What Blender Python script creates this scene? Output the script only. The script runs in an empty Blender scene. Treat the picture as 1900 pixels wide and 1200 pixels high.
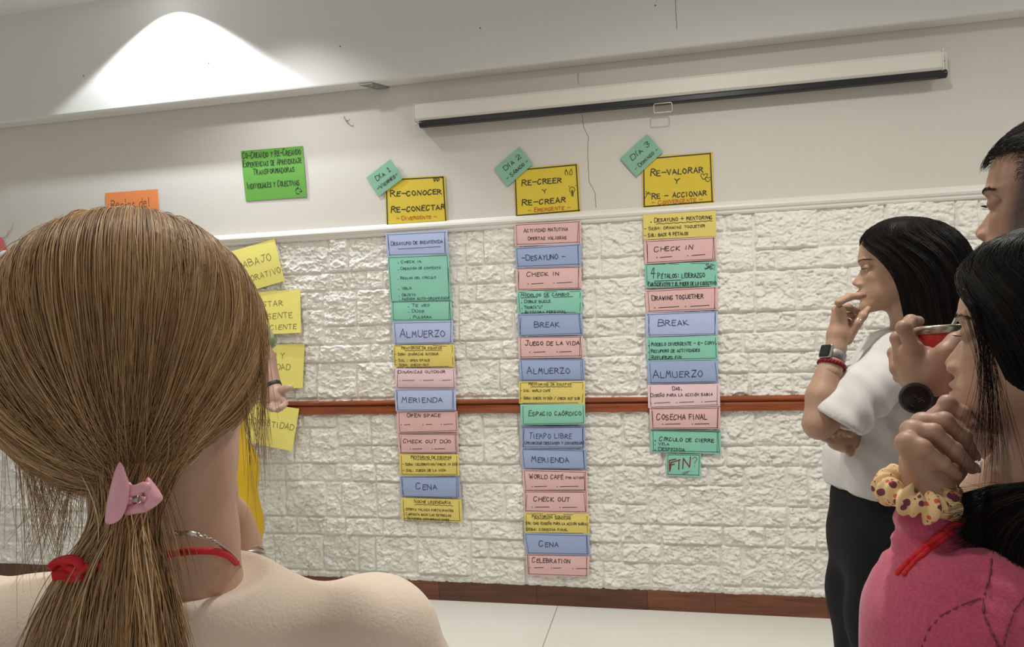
import bpy, math, random
import numpy as np
from mathutils import Vector, Matrix

# ------------------------------------------------------------------ camera, world, lights, exposure
sc = bpy.context.scene
COL = sc.collection
H, D, F = 1.3428, 3.2724, 1350.0           # lens height, distance to the wall, focal length in pixels of a 1900x1200 frame
FW = np.array([-0.20946627, 0.97769923, -0.01510324])
RT = np.array([0.97721479, 0.20877103, -0.03828721])
UP = np.array([0.03428025, 0.02277898, 0.99915263])
EYE = np.array([0.0, 0.0, H])


def P(u, v, d):
    """the point seen at pixel (u, v), d metres along the lens axis"""
    return EYE + (FW + RT * (u - 950) / F - UP * (v - 600) / F) * d


def W(u, v, off=0.0):
    """the point seen at pixel (u, v) on the plane off metres in front of the wall"""
    r = FW + RT * (u - 950) / F - UP * (v - 600) / F
    return EYE + r * ((D - off) / r[1])


cam_data = bpy.data.cameras.new('camera')
cam = bpy.data.objects.new('camera', cam_data)
COL.objects.link(cam)
cam_data.sensor_fit = 'HORIZONTAL'
cam_data.sensor_width = 36.0
cam_data.lens = F / 1900 * 36
cam_data.clip_start = 0.02
M = Matrix(((RT[0], UP[0], -FW[0], 0), (RT[1], UP[1], -FW[1], 0), (RT[2], UP[2], -FW[2], H), (0, 0, 0, 1)))
cam.matrix_world = M
sc.camera = cam

sc.view_settings.view_transform = 'Standard'
sc.view_settings.look = 'None'
sc.view_settings.gamma = 1.0
sc.view_settings.use_curve_mapping = False
sc.view_settings.exposure = 0.25

world = bpy.data.worlds.new('room_light')
sc.world = world
world.use_nodes = True
wn = world.node_tree.nodes
wn['Background'].inputs[0].default_value = (1.0, 0.97, 0.92, 1)
wn['Background'].inputs[1].default_value = 0.37

CEIL = 2.985
BEAM = 0.095                                # the beam over the wall stands this far out


def spot(name, loc, power, angle, blend, color, radius, aim=(0, 0, -1)):
    l = bpy.data.lights.new(name, 'SPOT')
    l.energy = power
    l.color = color
    l.spot_size = math.radians(angle)
    l.spot_blend = blend
    l.shadow_soft_size = radius
    o = bpy.data.objects.new(name, l)
    o.location = loc
    o.rotation_euler = Vector(aim).to_track_quat('-Z', 'Y').to_euler()
    COL.objects.link(o)
    return o


LAMPS = [(-2.31, D - BEAM - 0.15), (0.3, 1.75), (2.1, 1.95), (-1.2, 0.9), (-1.7, D - 0.55)]
WARM = (1.0, 0.965, 0.90)
spot('downlight_or_fill', (LAMPS[0][0], LAMPS[0][1], CEIL - 0.03), 62, 115, 0.14, (0.90, 0.96, 1.0), 0.02)
spot('downlight_or_fill', (LAMPS[1][0], LAMPS[1][1], CEIL - 0.03), 92, 165, 0.9, WARM, 0.06)
spot('downlight_or_fill', (LAMPS[2][0], LAMPS[2][1], CEIL - 0.03), 50, 165, 0.9, WARM, 0.06)
spot('downlight_or_fill', (LAMPS[3][0], LAMPS[3][1], CEIL - 0.03), 72, 165, 0.9, WARM, 0.10)
spot('downlight_or_fill', (LAMPS[4][0], LAMPS[4][1], CEIL - 0.03), 40, 118, 0.95, (0.96, 0.97, 0.97), 0.03)  # added unseen fill, lights the stone at left from above

# ------------------------------------------------------------------ helpers
rng = np.random.default_rng(7)
random.seed(7)


def link(name, me, parent=None, mat=None):
    o = bpy.data.objects.new(name, me)
    COL.objects.link(o)
    if parent is not None:
        o.parent = parent
    if mat is not None:
        for m in (mat if isinstance(mat, (list, tuple)) else [mat]):
            me.materials.append(m)
    return o


def tag(o, label=None, cat=None, group=None, kind=None):
    if label: o['label'] = label
    if cat: o['category'] = cat
    if group: o['group'] = group
    if kind: o['kind'] = kind
    return o


def empty(name, loc):
    o = bpy.data.objects.new(name, None)
    o.empty_display_size = 0.1
    COL.objects.link(o)
    o.location = loc
    bpy.context.view_layer.update()
    return o


def under(o, parent):
    """parent o, keeping its world place (things here sit at plain translations)"""
    o.parent = parent
    o.matrix_parent_inverse = Matrix.Translation(-Vector(parent.location))
    return o


def npmesh(name, V, polys, smooth=True, mats=None):
    """mesh from an (n,3) array and an (m,k) array or a list of index lists"""
    me = bpy.data.meshes.new(name)
    V = np.asarray(V, dtype=np.float32)
    if isinstance(polys, np.ndarray):
        m, k = polys.shape
        flat = polys.astype(np.int32).ravel()
        starts = np.arange(m, dtype=np.int32) * k
        tot = np.full(m, k, dtype=np.int32)
    else:
        tot = np.array([len(p) for p in polys], dtype=np.int32)
        starts = np.concatenate([[0], np.cumsum(tot)[:-1]]).astype(np.int32)
        flat = np.array([i for p in polys for i in p], dtype=np.int32)
        m = len(polys)
    me.vertices.add(len(V))
    me.vertices.foreach_set('co', V.ravel())
    me.loops.add(len(flat))
    me.loops.foreach_set('vertex_index', flat)
    me.polygons.add(m)
    me.polygons.foreach_set('loop_start', starts)
    me.polygons.foreach_set('loop_total', tot)
    if mats is not None:
        me.polygons.foreach_set('material_index', np.asarray(mats, dtype=np.int32))
    me.polygons.foreach_set('use_smooth', np.full(m, bool(smooth)))
    me.update(calc_edges=True)
    me.validate()
    return me


class MB:
    """collects simple shapes into one mesh"""
    def __init__(self):
        self.v, self.f, self.m = [], [], []

    def add(self, V, Fs, m=0):
        n = len(self.v)
        self.v += [tuple(map(float, p)) for p in V]
        self.f += [[i + n for i in f] for f in Fs]
        self.m += [m] * len(Fs)
        return self

    def box(self, lo, hi, m=0):
        x0, y0, z0 = lo
        x1, y1, z1 = hi
        V = [(x0, y0, z0), (x1, y0, z0), (x1, y1, z0), (x0, y1, z0), (x0, y0, z1), (x1, y0, z1), (x1, y1, z1), (x0, y1, z1)]
        return self.add(V, [[0, 3, 2, 1], [4, 5, 6, 7], [0, 1, 5, 4], [1, 2, 6, 5], [2, 3, 7, 6], [3, 0, 4, 7]], m)

    def tube(self, pts, r, n=10, m=0, close=False, caps=True):
        pts = [np.asarray(p, float) for p in pts]
        rs = r if isinstance(r, (list, tuple, np.ndarray)) else [r] * len(pts)
        V, Fs = [], []
        k = len(pts)
        prev = None
        for i, p in enumerate(pts):
            a = pts[(i - 1) % k] if (i > 0 or close) else p
            b = pts[(i + 1) % k] if (i < k - 1 or close) else p
            t = b - a
            t /= np.linalg.norm(t) + 1e-12
            if prev is None:
                ref = np.array([0, 0, 1.0]) if abs(t[2]) < 0.9 else np.array([1.0, 0, 0])
                s = np.cross(t, ref)
            else:
                s = prev - t * np.dot(prev, t)
            s /= np.linalg.norm(s) + 1e-12
            prev = s
            q = np.cross(t, s)
            for j in range(n):
                an = 2 * math.pi * j / n
                V.append(p + (s * math.cos(an) + q * math.sin(an)) * rs[i])
        for i in range(k if close else k - 1):
            for j in range(n):
                i2 = (i + 1) % k
                Fs.append([i * n + j, i * n + (j + 1) % n, i2 * n + (j + 1) % n, i2 * n + j])
        if caps and not close:
            Fs.append(list(range(n))[::-1])
            Fs.append([(k - 1) * n + j for j in range(n)])
        return self.add(V, Fs, m)

    def lathe(self, c, ax, prof, n=32, m=0, closed=False):
        """prof: (radius, height) pairs turned about the axis ax through c"""
        c = np.asarray(c, float)
        ax = np.asarray(ax, float) / np.linalg.norm(ax)
        ref = np.array([0, 0, 1.0]) if abs(ax[2]) < 0.9 else np.array([1.0, 0, 0])
        s = np.cross(ax, ref)
        s /= np.linalg.norm(s)
        q = np.cross(ax, s)
        V, Fs = [], []
        for (r, h) in prof:
            for j in range(n):
                an = 2 * math.pi * j / n
                V.append(c + ax * h + (s * math.cos(an) + q * math.sin(an)) * r)
        k = len(prof)
        for i in range(k if closed else k - 1):
            for j in range(n):
                i2 = (i + 1) % k
                Fs.append([i * n + j, i * n + (j + 1) % n, i2 * n + (j + 1) % n, i2 * n + j])
        return self.add(V, Fs, m)

    def extrude(self, prof, p0, p1, m=0, axes=None):
        """prism of the (a, b) outline from p0 to p1; axes gives the world directions of a and b"""
        A, B = axes
        A, B = np.asarray(A, float), np.asarray(B, float)
        n = len(prof)
        V = [np.asarray(p, float) + A * a + B * b for p in (p0, p1) for (a, b) in prof]
        Fs = [[j, (j + 1) % n, n + (j + 1) % n, n + j] for j in range(n)] + [list(range(n))[::-1], [n + j for j in range(n)]]
        return self.add(V, Fs, m)

    def build(self, name, mat, parent=None, smooth=False, fix=True):
        me = npmesh(name, np.array(self.v), self.f, smooth, self.m)
        if fix:
            import bmesh
            bm = bmesh.new()
            bm.from_mesh(me)
            bmesh.ops.recalc_face_normals(bm, faces=bm.faces)
            bm.to_mesh(me)
            bm.free()
        o = link(name, me, None, mat)
        if parent is not None:
            under(o, parent)
        return o


def bevel(o, w, seg=2):
    b = o.modifiers.new('bevel', 'BEVEL')
    b.width = w
    b.segments = seg
    b.limit_method = 'ANGLE'
    b.angle_limit = math.radians(40)
    return o


def srgb(r, g, b):
    return tuple(((c / 255) / 12.92 if c / 255 <= 0.04045 else ((c / 255 + 0.055) / 1.055) ** 2.4) for c in (r, g, b))


def mat(name, col, rough=0.6, metal=0.0, noise=0.0, scale=20, bump=0.0, bscale=200, sss=0.0, coat=0.0, spec=0.5, sheen=0.0):
    m = bpy.data.materials.new(name)
    m.use_nodes = True
    nt = m.node_tree
    b = nt.nodes['Principled BSDF']
    b.inputs['Base Color'].default_value = (*col, 1)
    b.inputs['Roughness'].default_value = rough
    b.inputs['Metallic'].default_value = metal
    b.inputs['Specular IOR Level'].default_value = spec
    if sss:
        b.inputs['Subsurface Weight'].default_value = sss
        b.inputs['Subsurface Radius'].default_value = (1.0, 0.35, 0.2)
        b.inputs['Subsurface Scale'].default_value = 0.006
    if coat: b.inputs['Coat Weight'].default_value = coat
    if sheen: b.inputs['Sheen Weight'].default_value = sheen
    tc = nt.nodes.new('ShaderNodeTexCoord')
    if noise:
        n = nt.nodes.new('ShaderNodeTexNoise')
        n.inputs['Scale'].default_value = scale
        n.inputs['Detail'].default_value = 5
        nt.links.new(tc.outputs['Object'], n.inputs['Vector'])
        mx = nt.nodes.new('ShaderNodeMixRGB')
        mx.inputs[1].default_value = (*[c * (1 - noise) for c in col], 1)
        mx.inputs[2].default_value = (*[min(1, c * (1 + noise)) for c in col], 1)
        nt.links.new(n.outputs['Fac'], mx.inputs[0])
        nt.links.new(mx.outputs[0], b.inputs['Base Color'])
    if bump:
        n2 = nt.nodes.new('ShaderNodeTexNoise')
        n2.inputs['Scale'].default_value = bscale
        n2.inputs['Detail'].default_value = 4
        nt.links.new(tc.outputs['Object'], n2.inputs['Vector'])
        bp = nt.nodes.new('ShaderNodeBump')
        bp.inputs['Strength'].default_value = bump
        bp.inputs['Distance'].default_value = 0.002
        nt.links.new(n2.outputs['Fac'], bp.inputs['Height'])
        nt.links.new(bp.outputs[0], b.inputs['Normal'])
    return m


# ------------------------------------------------------------------ the room
m_plaster = mat('cream_plaster', (0.66, 0.63, 0.575), 0.75, noise=0.03, scale=3, bump=0.15, bscale=60)
m_ceiling = mat('white_ceiling_paint', (0.80, 0.79, 0.76), 0.7, noise=0.02, scale=3)
m_beam = mat('white_beam_paint', (0.71, 0.70, 0.675), 0.75, noise=0.02, scale=3, bump=0.1, bscale=60)
m_trim = mat('white_moulding_paint', (0.80, 0.77, 0.72), 0.45)
m_stone = mat('white_stone', (0.86, 0.835, 0.78), 1.0, noise=0.05, scale=6, bump=0.5, bscale=190, spec=.02)
m_crack = mat('hairline_crack', srgb(120, 108, 95), 0.9)
m_rock_hole = mat('dark_hole', (0.03, 0.03, 0.03), 0.9)

XL, XR = -6.0, 3.4


def wood(name, c0, c1, rough=0.35):
    m = bpy.data.materials.new(name)
    m.use_nodes = True
    nt = m.node_tree
    b = nt.nodes['Principled BSDF']
    tc = nt.nodes.new('ShaderNodeTexCoord')
    mp = nt.nodes.new('ShaderNodeMapping')
    mp.inputs['Scale'].default_value = (1.3, 18, 22)
    n = nt.nodes.new('ShaderNodeTexNoise')
    n.inputs['Scale'].default_value = 3.0
    n.inputs['Detail'].default_value = 6
    n.inputs['Distortion'].default_value = 0.6
    cr = nt.nodes.new('ShaderNodeValToRGB')
    cr.color_ramp.elements[0].position = 0.3
    cr.color_ramp.elements[0].color = (*c0, 1)
    cr.color_ramp.elements[1].position = 0.72
    cr.color_ramp.elements[1].color = (*c1, 1)
    nt.links.new(tc.outputs['Object'], mp.inputs['Vector'])
    nt.links.new(mp.outputs[0], n.inputs['Vector'])
    nt.links.new(n.outputs['Fac'], cr.inputs[0])
    nt.links.new(cr.outputs[0], b.inputs['Base Color'])
    b.inputs['Roughness'].default_value = rough
    return m


m_rail = wood('varnished_red_wood', srgb(120, 58, 32), srgb(164, 88, 52), 0.3)
m_base_a = wood('dark_brown_wood', srgb(72, 42, 30), srgb(104, 62, 42), 0.35)
m_base_b = wood('brown_wood', srgb(92, 52, 34), srgb(128, 76, 50), 0.35)

# plain upper wall
wall = MB().box((XL, D, 0), (XR, D + 0.15, CEIL + 0.1)).build('wall_back', m_plaster)
tag(wall, 'cream plastered wall carrying the posters above the white stone facing', 'wall', kind='structure')
beam = bevel(MB().box((XL, D - BEAM, 2.432), (XR, D, CEIL + 0.05)).build('trim_1', m_beam), 0.012, 3)
tag(beam, 'cream boxed-out beam running along the top of the wall', 'beam', kind='structure')
ceil_o = MB().box((XL, -2.6, CEIL), (XR, D - BEAM + 0.01, CEIL + 0.1)).build('ceiling', m_ceiling)
tag(ceil_o, 'white flat ceiling with recessed downlights', 'ceiling', kind='structure')

# floor of large pale tiles with thin grout lines
m_floor = bpy.data.materials.new('glossy_cream_tile')
m_floor.use_nodes = True
nt = m_floor.node_tree
b = nt.nodes['Principled BSDF']
tc = nt.nodes.new('ShaderNodeTexCoord')
mp = nt.nodes.new('ShaderNodeMapping')
mp.inputs['Location'].default_value = (0.535, 0.25, 0)
br = nt.nodes.new('ShaderNodeTexBrick')
br.offset = 0.0
br.inputs['Color1'].default_value = (0.72, 0.71, 0.65, 1)
br.inputs['Color2'].default_value = (0.70, 0.69, 0.63, 1)
br.inputs['Mortar'].default_value = (0.33, 0.31, 0.28, 1)
br.inputs['Scale'].default_value = 1.0
br.inputs['Mortar Size'].default_value = 0.0022
br.inputs['Brick Width'].default_value = 1.2
br.inputs['Row Height'].default_value = 1.2
nt.links.new(tc.outputs['Object'], mp.inputs[0])
nt.links.new(mp.outputs[0], br.inputs['Vector'])
nt.links.new(br.outputs['Color'], b.inputs['Base Color'])
b.inputs['Roughness'].default_value = 0.22
fl = MB().box((XL, -2.6, -0.1), (XR, D, 0)).build('floor', m_floor)
tag(fl, 'glossy cream floor of large tiles', 'floor', kind='structure')


# ---- stone facing: one relief of irregular split-face blocks
def vnoise(x, y, seed):
    xi, yi = np.floor(x).astype(int), np.floor(y).astype(int)
    xf, yf = x - xi, y - yi
    xf, yf = xf * xf * (3 - 2 * xf), yf * yf * (3 - 2 * yf)

    def hsh(a, b_):
        h = (a * 374761393 + b_ * 668265263 + seed * 974634) & 0x7fffffff
        h = ((h ^ (h >> 13)) * 1274126177) & 0x7fffffff
        return ((h ^ (h >> 16)) & 0xffff) / 65535.0
    a0, a1 = hsh(xi, yi), hsh(xi + 1, yi)
    b0, b1 = hsh(xi, yi + 1), hsh(xi + 1, yi + 1)
    return (a0 * (1 - xf) + a1 * xf) * (1 - yf) + (b0 * (1 - xf) + b1 * xf) * yf


def chips(x, y, seed, amp, tilt):
    """split-stone chips: every cell of a jittered grid is a small tilted facet"""
    def hsh(a, b_, q):
        h = (a * 374761393 + b_ * 668265263 + (seed * 7 + q) * 974634) & 0x7fffffff
        h = ((h ^ (h >> 13)) * 1274126177) & 0x7fffffff
        return ((h ^ (h >> 16)) & 0xffff) / 65535.0
    xi, yi = np.floor(x).astype(np.int64), np.floor(y).astype(np.int64)
    best = np.full(x.shape, 9.0)
    out = np.zeros(x.shape)
    for i in (-1, 0, 1):
        for j in (-1, 0, 1):
            a, b_ = xi + i, yi + j
            dx, dy = x - (a + hsh(a, b_, 1)), y - (b_ + hsh(a, b_, 2))
            d2 = dx * dx + dy * dy
            h = (hsh(a, b_, 3) - .5) * amp + (hsh(a, b_, 4) - .5) * tilt * dx + (hsh(a, b_, 5) - .62) * tilt * dy
            w = d2 < best
            out = np.where(w, h, out)
            best = np.where(w, d2, best)
    return out


def stone_relief(x0, x1, z0, z1, bands, seed, step=0.0038):
    xs = np.arange(x0, x1, step)
    zs = np.linspace(z0, z1, int((z1 - z0) / step) + 1)
    X, Z = np.meshgrid(xs, zs)
    edge = np.full(X.shape, 1.0)
    base = np.zeros(X.shape)
    cid = np.zeros(X.shape, int)
    r = random.Random(seed)
    unit = 0.0871
    blocks = []
    z = z1
    for bnd in bands:                       # bands from the top, in units of height
        x = x0 - r.random() * 0.2
        while x < x1:
            run = r.uniform(0.35, 0.8)
            orders = {1: [[1]], 2: [[2]], 3: [[1, 2], [2, 1], [2, 1]]}[bnd]
            order = r.choice(orders)
            zz = z
            for hh in order:
                xx = x
                while xx < x + run - 1e-6:
                    w = r.choice([0.087, 0.175, 0.175, 0.262, 0.262]) if hh == 1 else r.choice([0.087, 0.175, 0.262, 0.262, 0.21])
                    if x + run - (xx + w) < 0.08: w = x + run - xx
                    blocks.append((xx, xx + w, zz - hh * unit, zz))
                    xx += w
                zz -= hh * unit
            x += run
        z -= bnd * unit
    for i, (a, b_, c, d_) in enumerate(blocks):
        i0, i1 = np.searchsorted(xs, a), np.searchsorted(xs, b_)
        j0, j1 = np.searchsorted(zs, c), np.searchsorted(zs, d_)
        if i1 <= i0 or j1 <= j0: continue
        sx, sz = X[j0:j1, i0:i1], Z[j0:j1, i0:i1]
        edge[j0:j1, i0:i1] = np.minimum(np.minimum(sx - a, b_ - sx), np.minimum(sz - c, d_ - sz))
        tx, tz = r.uniform(-.02, .02), r.uniform(-.045, .015)
        base[j0:j1, i0:i1] = r.uniform(-.002, .004) + (sx - (a + b_) / 2) * tx + (sz - (c + d_) / 2) * tz
        cid[j0:j1, i0:i1] = i * 17
    wx = (vnoise(X * 30 + cid, Z * 30, seed + 5) - .5) * .016
    wz = (vnoise(X * 30 + cid, Z * 30, seed + 6) - .5) * .012
    n = (vnoise(X * 9 + cid, Z * 13, seed + 3) - .4) * .010
    for (cw, chh, amp, tl, sd) in ((.046, .030, .0070, .30, 1), (.020, .013, .0050, .50, 2), (.0105, .008, .0026, .55, 3)):
        n = n + chips((X + wx * (1 if sd < 3 else .5)) / cw + cid * 3.7, (Z + wz) / chh, seed + sd, amp, tl * cw)
    n = n + (vnoise(X * 150, Z * 170, seed + 7) - .5) * .0022 + .004
    ew = edge + (vnoise(X * 55, Z * 55, seed + 9) - .5) * .007
    e = np.clip((ew - .0014) / .008, 0, 1)
    e = e * e * (3 - 2 * e)
    rim = np.clip(np.minimum(Z - z0, z1 - Z) / .02, 0, 1)
    h = 0.004 + e * np.clip(base * 1.3 + n + .0075, .003, .034) * (.35 + .65 * rim)
    V = np.stack([X, D - h, Z], -1).reshape(-1, 3)
    nz, nx = X.shape
    idx = np.arange(nz * nx).reshape(nz, nx)
    q = np.stack([idx[:-1, :-1], idx[:-1, 1:], idx[1:, 1:], idx[1:, :-1]], -1).reshape(-1, 4)
    return V, q


for nm, z0, z1, bands, sd in (('trim_2', 0.93, 1.742, [3, 3, 1, 3], 11), ('trim_3', 0.084, 0.905, [3, 3, 1, 3], 31)):
    V, q = stone_relief(-4.0, 2.3, z0, z1, bands, sd)
    o = link(nm, npmesh(nm, V, q, True), None, m_stone)
    tag(o, 'white split-face stone facing ' + ('above' if sd == 11 else 'below') + ' the wooden chair rail', 'stone facing', kind='structure')

# moulding over the stone, wooden rail, baseboard
Y = (0, -1, 0)
Z_ = (0, 0, 1)
crown = [(0, 1.728), (.022, 1.728), (.027, 1.735), (.027, 1.742), (.034, 1.748), (.038, 1.757), (.036, 1.766), (.026, 1.772), (.016, 1.774), (.010, 1.779), (0, 1.785)]
o = MB().extrude(crown, (XL, D, 0), (XR, D, 0), axes=(Y, Z_)).build('trim_4', m_trim)
tag(o, 'thin white moulding along the top edge of the stone facing', 'moulding', kind='structure')
rail = [(0, .884), (.030, .884), (.036, .888), (.036, .916), (.032, .921), (.026, .924), (.030, .929), (.040, .932), (.042, .938), (.040, .945), (.033, .949), (0, .949)]
rl = MB().extrude(rail, (XL, D, 0), (XR, D, 0), axes=(Y, Z_)).build('trim_5', m_rail)
tag(rl, 'varnished reddish wooden chair rail across the stone wall', 'chair rail', kind='structure')
for (u, v) in ((566, 757), (720, 754), (868, 757), (1145, 752), (1212, 750), (1342, 748), (1440, 750)):
    c = W(u, v, .037)
    s = MB().lathe(c, (0, -1, 0), [(0.0001, .003), (.003, .0025), (.0045, 0.0), (.0045, -.004)], 12).build('screw', m_rail, rl, True)
bb = MB()
xs_ = [XL, -2.3, -1.1, -0.63, -0.13, 0.16, 0.62, 0.83, 1.6, XR]
for i in range(len(xs_) - 1):
    bb.extrude([(0, 0), (.016, 0), (.016, .078), (.012, .086), (0, .088)], (xs_[i] + .0006, D, 0), (xs_[i + 1] - .0006, D, 0), axes=(Y, Z_), m=[0, 1, 0, 0, 1, 1, 1, 1, 1][i])
bb = bb.build('baseboard_back', [m_base_a, m_base_b])
tag(bb, 'dark brown wooden baseboard of several lengths along the wall', 'baseboard', kind='structure')


def crack(pts, off, parent, w=.0012):
    c = MB()
    prs = [W(u, v, off) for (u, v) in pts]
    for a, b_ in zip(prs[:-1], prs[1:]):
        k = 6
        for j in range(k):
            s, e = a + (b_ - a) * j / k, a + (b_ - a) * (j + 1) / k
            s = s + np.array([random.uniform(-.0015, .0015), 0, 0])
            c.add([s + (-w, 0, 0), s + (w, 0, 0), e + (w * .8, 0, 0), e + (-w * .8, 0, 0)], [[0, 1, 2, 3]])
    return c.build('plaster_crack', m_crack, parent, fix=False)


crack([(1080, 212), (1083, 236), (1092, 254), (1090, 280), (1093, 337), (1104, 357), (1106, 385)], .0006, wall)
crack([(1073, 135), (1072, 148), (1074, 158)], .0006, wall)
crack([(1253, -8), (1254, 20), (1256, 55)], BEAM + .0006, beam)
for (u, v, off, par) in ((155, 141, BEAM, beam), (387, 117, BEAM, beam), (631, 86, BEAM, beam), (891, 52, BEAM, beam), (1216, 10, BEAM, beam)):
    c = W(u, v, off + .0006)
    MB().lathe(c, (0, -1, 0), [(0.0001, .001), (.0028, .0008), (.0032, 0)], 10).build('nail_hole', m_rock_hole, par)

# recessed downlights: one shows at the top of the photograph, close to the beam
m_lampring = mat('white_lamp_ring', (0.8, 0.8, 0.8), 0.3)
m_lens = bpy.data.materials.new('lit_lamp_lens')
m_lens.use_nodes = True
m_lens.node_tree.nodes['Principled BSDF'].inputs['Emission Color'].default_value = (0.9, 0.96, 1, 1)
m_lens.node_tree.nodes['Principled BSDF'].inputs['Emission Strength'].default_value = 6
LAMP_LABEL = ['round lit downlight in the ceiling close to the beam, above the green poster',
              'round ceiling downlight over the middle of the room', 'round ceiling downlight over the blonde ponytail',
              'round ceiling downlight over the people on the right']
for (x, y), lb in zip(LAMPS[:1], LAMP_LABEL):
    e = empty('ceiling_downlight', (x, y, CEIL))
    tag(e, lb, 'ceiling light')
    MB().lathe((x, y, CEIL), (0, 0, -1), [(.038, .002), (.038, .010), (.046, .012), (.055, .009), (.058, 0)], 40).build('ring', m_lampring, e, True)
    MB().lathe((x, y, CEIL), (0, 0, -1), [(0.0001, .004), (.038, .004)], 40).build('lens', m_lens, e)

# ------------------------------------------------------------------ handwriting: single-stroke letters on a 6 x 9 grid
GL = {
    'A': '00 39 60;13 53', 'B': '00 09;~09 39 57 45 05;~05 45 63 51 00', 'C': '~58 39 18 05 02 10 30 52', 'D': '00 09;~09 39 67 63 40 00',
    'E': '50 00 09 59;05 45', 'F': '00 09 59;05 45', 'G': '~58 39 18 05 02 10 40 53;53 33', 'H': '00 09;60 69;05 65', 'I': '10 19', 'J': '~49 42 20 02;19 69',
    'K': '00 09;59 04 60', 'L': '09 00 50', 'M': '00 19 34 59 60', 'N': '00 09 60 69', 'O': '~39 17 04 12 30 52 64 57 39', 'P': '00 09;~09 39 57 46 24 04',
    'Q': '~39 17 04 12 30 52 64 57 39;42 60', 'R': '00 09;~09 39 57 46 25 05;25 60', 'S': '~58 39 18 06 25 44 52 30 10 02', 'T': '09 69;39 30',
    'U': '~09 02 20 40 62 69', 'V': '09 30 69', 'W': '09 20 36 50 69', 'X': '00 69;09 60', 'Y': '09 35 69;35 30', 'Z': '09 69 00 60',
    'Ñ': '00 09 60 69;~1b 2c 4b 5c', 'Á': '00 39 60;13 53;3a 5c', 'É': '50 00 09 59;05 45;2a 4c', 'Í': '10 19;1a 3c', 'Ó': '~39 17 04 12 30 52 64 57 39;3a 5c', 'Ú': '~09 02 20 40 62 69;3a 5c',
    '1': '17 39 30;10 50', '2': '~07 29 58 55 23 00;00 60', '3': '~08 39 57 25 53 30 01', '4': '39 04 64;49 40',
    '-': '04 54', '+': '04 64;37 31', '.': '10 20 21 11 10 21', ':': '11 12;15 16', ',': '11 00', '?': '~07 29 57 35 33;30 31', '(': '~39 15 12 30', ')': '~09 25 22 00', '/': '00 59',
    '"': '19 17;39 37', '_': '00 60', '¡': '19 17', ' ': '',
    'a': '~45 15 02 10 42;45 40', 'e': '~03 43 35 15 02 20 41', 'g': '~45 15 02 10 42;~45 4z 1y', 'l': '19 10', 's': '~44 25 13 32 10 01', 'd': '~45 15 02 10 42;49 40',
}
WID = {'I': 3, 'Í': 3, '.': 2.5, ':': 2.5, ' ': 4, '1': 5, '-': 5, 'l': 2.5, 'a': 4.5, 'e': 4.5, 'g': 4.5, 's': 4.5, 'd': 4.5, '(': 4, ')': 3, '"': 4.5, 'E': 5, 'F': 5, 'L': 5, 'M': 6.5, 'W': 6.5, '¡': 2}
YC = {'a': 10, 'b': 11, 'c': 12, 'z': -1, 'y': -2.5}


def smooth(pts, k=4):
    if len(pts) < 3: return pts
    closed = pts[0] == pts[-1]
    out = []
    n = len(pts)
    for i in range(n - 1):
        p0 = pts[i - 1] if i > 0 else (pts[-2] if closed else pts[0])
        p1, p2 = pts[i], pts[i + 1]
        p3 = pts[i + 2] if i + 2 < n else (pts[1] if closed else pts[-1])
        for j in range(k):
            t = j / k
            out.append(tuple(0.5 * (2 * b + (c - a) * t + (2 * a - 5 * b + 4 * c - d) * t * t + (3 * b - a - 3 * c + d) * t ** 3) for a, b, c, d in zip(p0, p1, p2, p3)))
    out.append(pts[-1])
    return out


def glyph(ch):
    res = []
    for s in GL.get(ch, '').split(';'):
        if not s: continue
        sm = s[0] == '~'
        pts = [(float(q[0]), float(YC.get(q[1], None) if q[1] in YC else int(q[1]))) for q in s.lstrip('~').split()]
        res.append(smooth(pts) if sm else pts)
    return res


def text_strokes(txt, u0, u1, vb, h, tilt=0.0, low=False, rnd=None):
    """strokes in sheet units (u right, v down): the text spans u0..u1 on the base line vb with capitals h tall.
    lower-case letters come out as smaller capitals unless low is set"""
    rnd = rnd or random
    items, x = [], 0.0
    for ch in txt:
        g, sc_ = ch, 1.0
        if ch.islower() and not low:
            g, sc_ = ch.upper(), 0.78
        w = WID.get(g, 6) * sc_
        items.append((g, sc_, x))
        x += w + 1.7 * (1 if ch != ' ' else 0.3)
    tot = max(x - 1.7, 1)
    kx = (u1 - u0) / tot
    out = []
    for g, sc_, x0 in items:
        sl = rnd.uniform(-.09, .13)
        dy = rnd.uniform(-.5, .5)
        sy = rnd.uniform(.92, 1.06)
        for st in glyph(g):
            pts = []
            for (a, c) in st:
                a2 = (a + c * sl) * sc_ + x0 + rnd.uniform(-.12, .12)
                c2 = c * sc_ * sy + dy + rnd.uniform(-.15, .15)
                uu = u0 + a2 * kx
                pts.append((uu, vb - c2 * h / 9 - tilt * (uu - u0)))
            out.append(pts)
    return out


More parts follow.
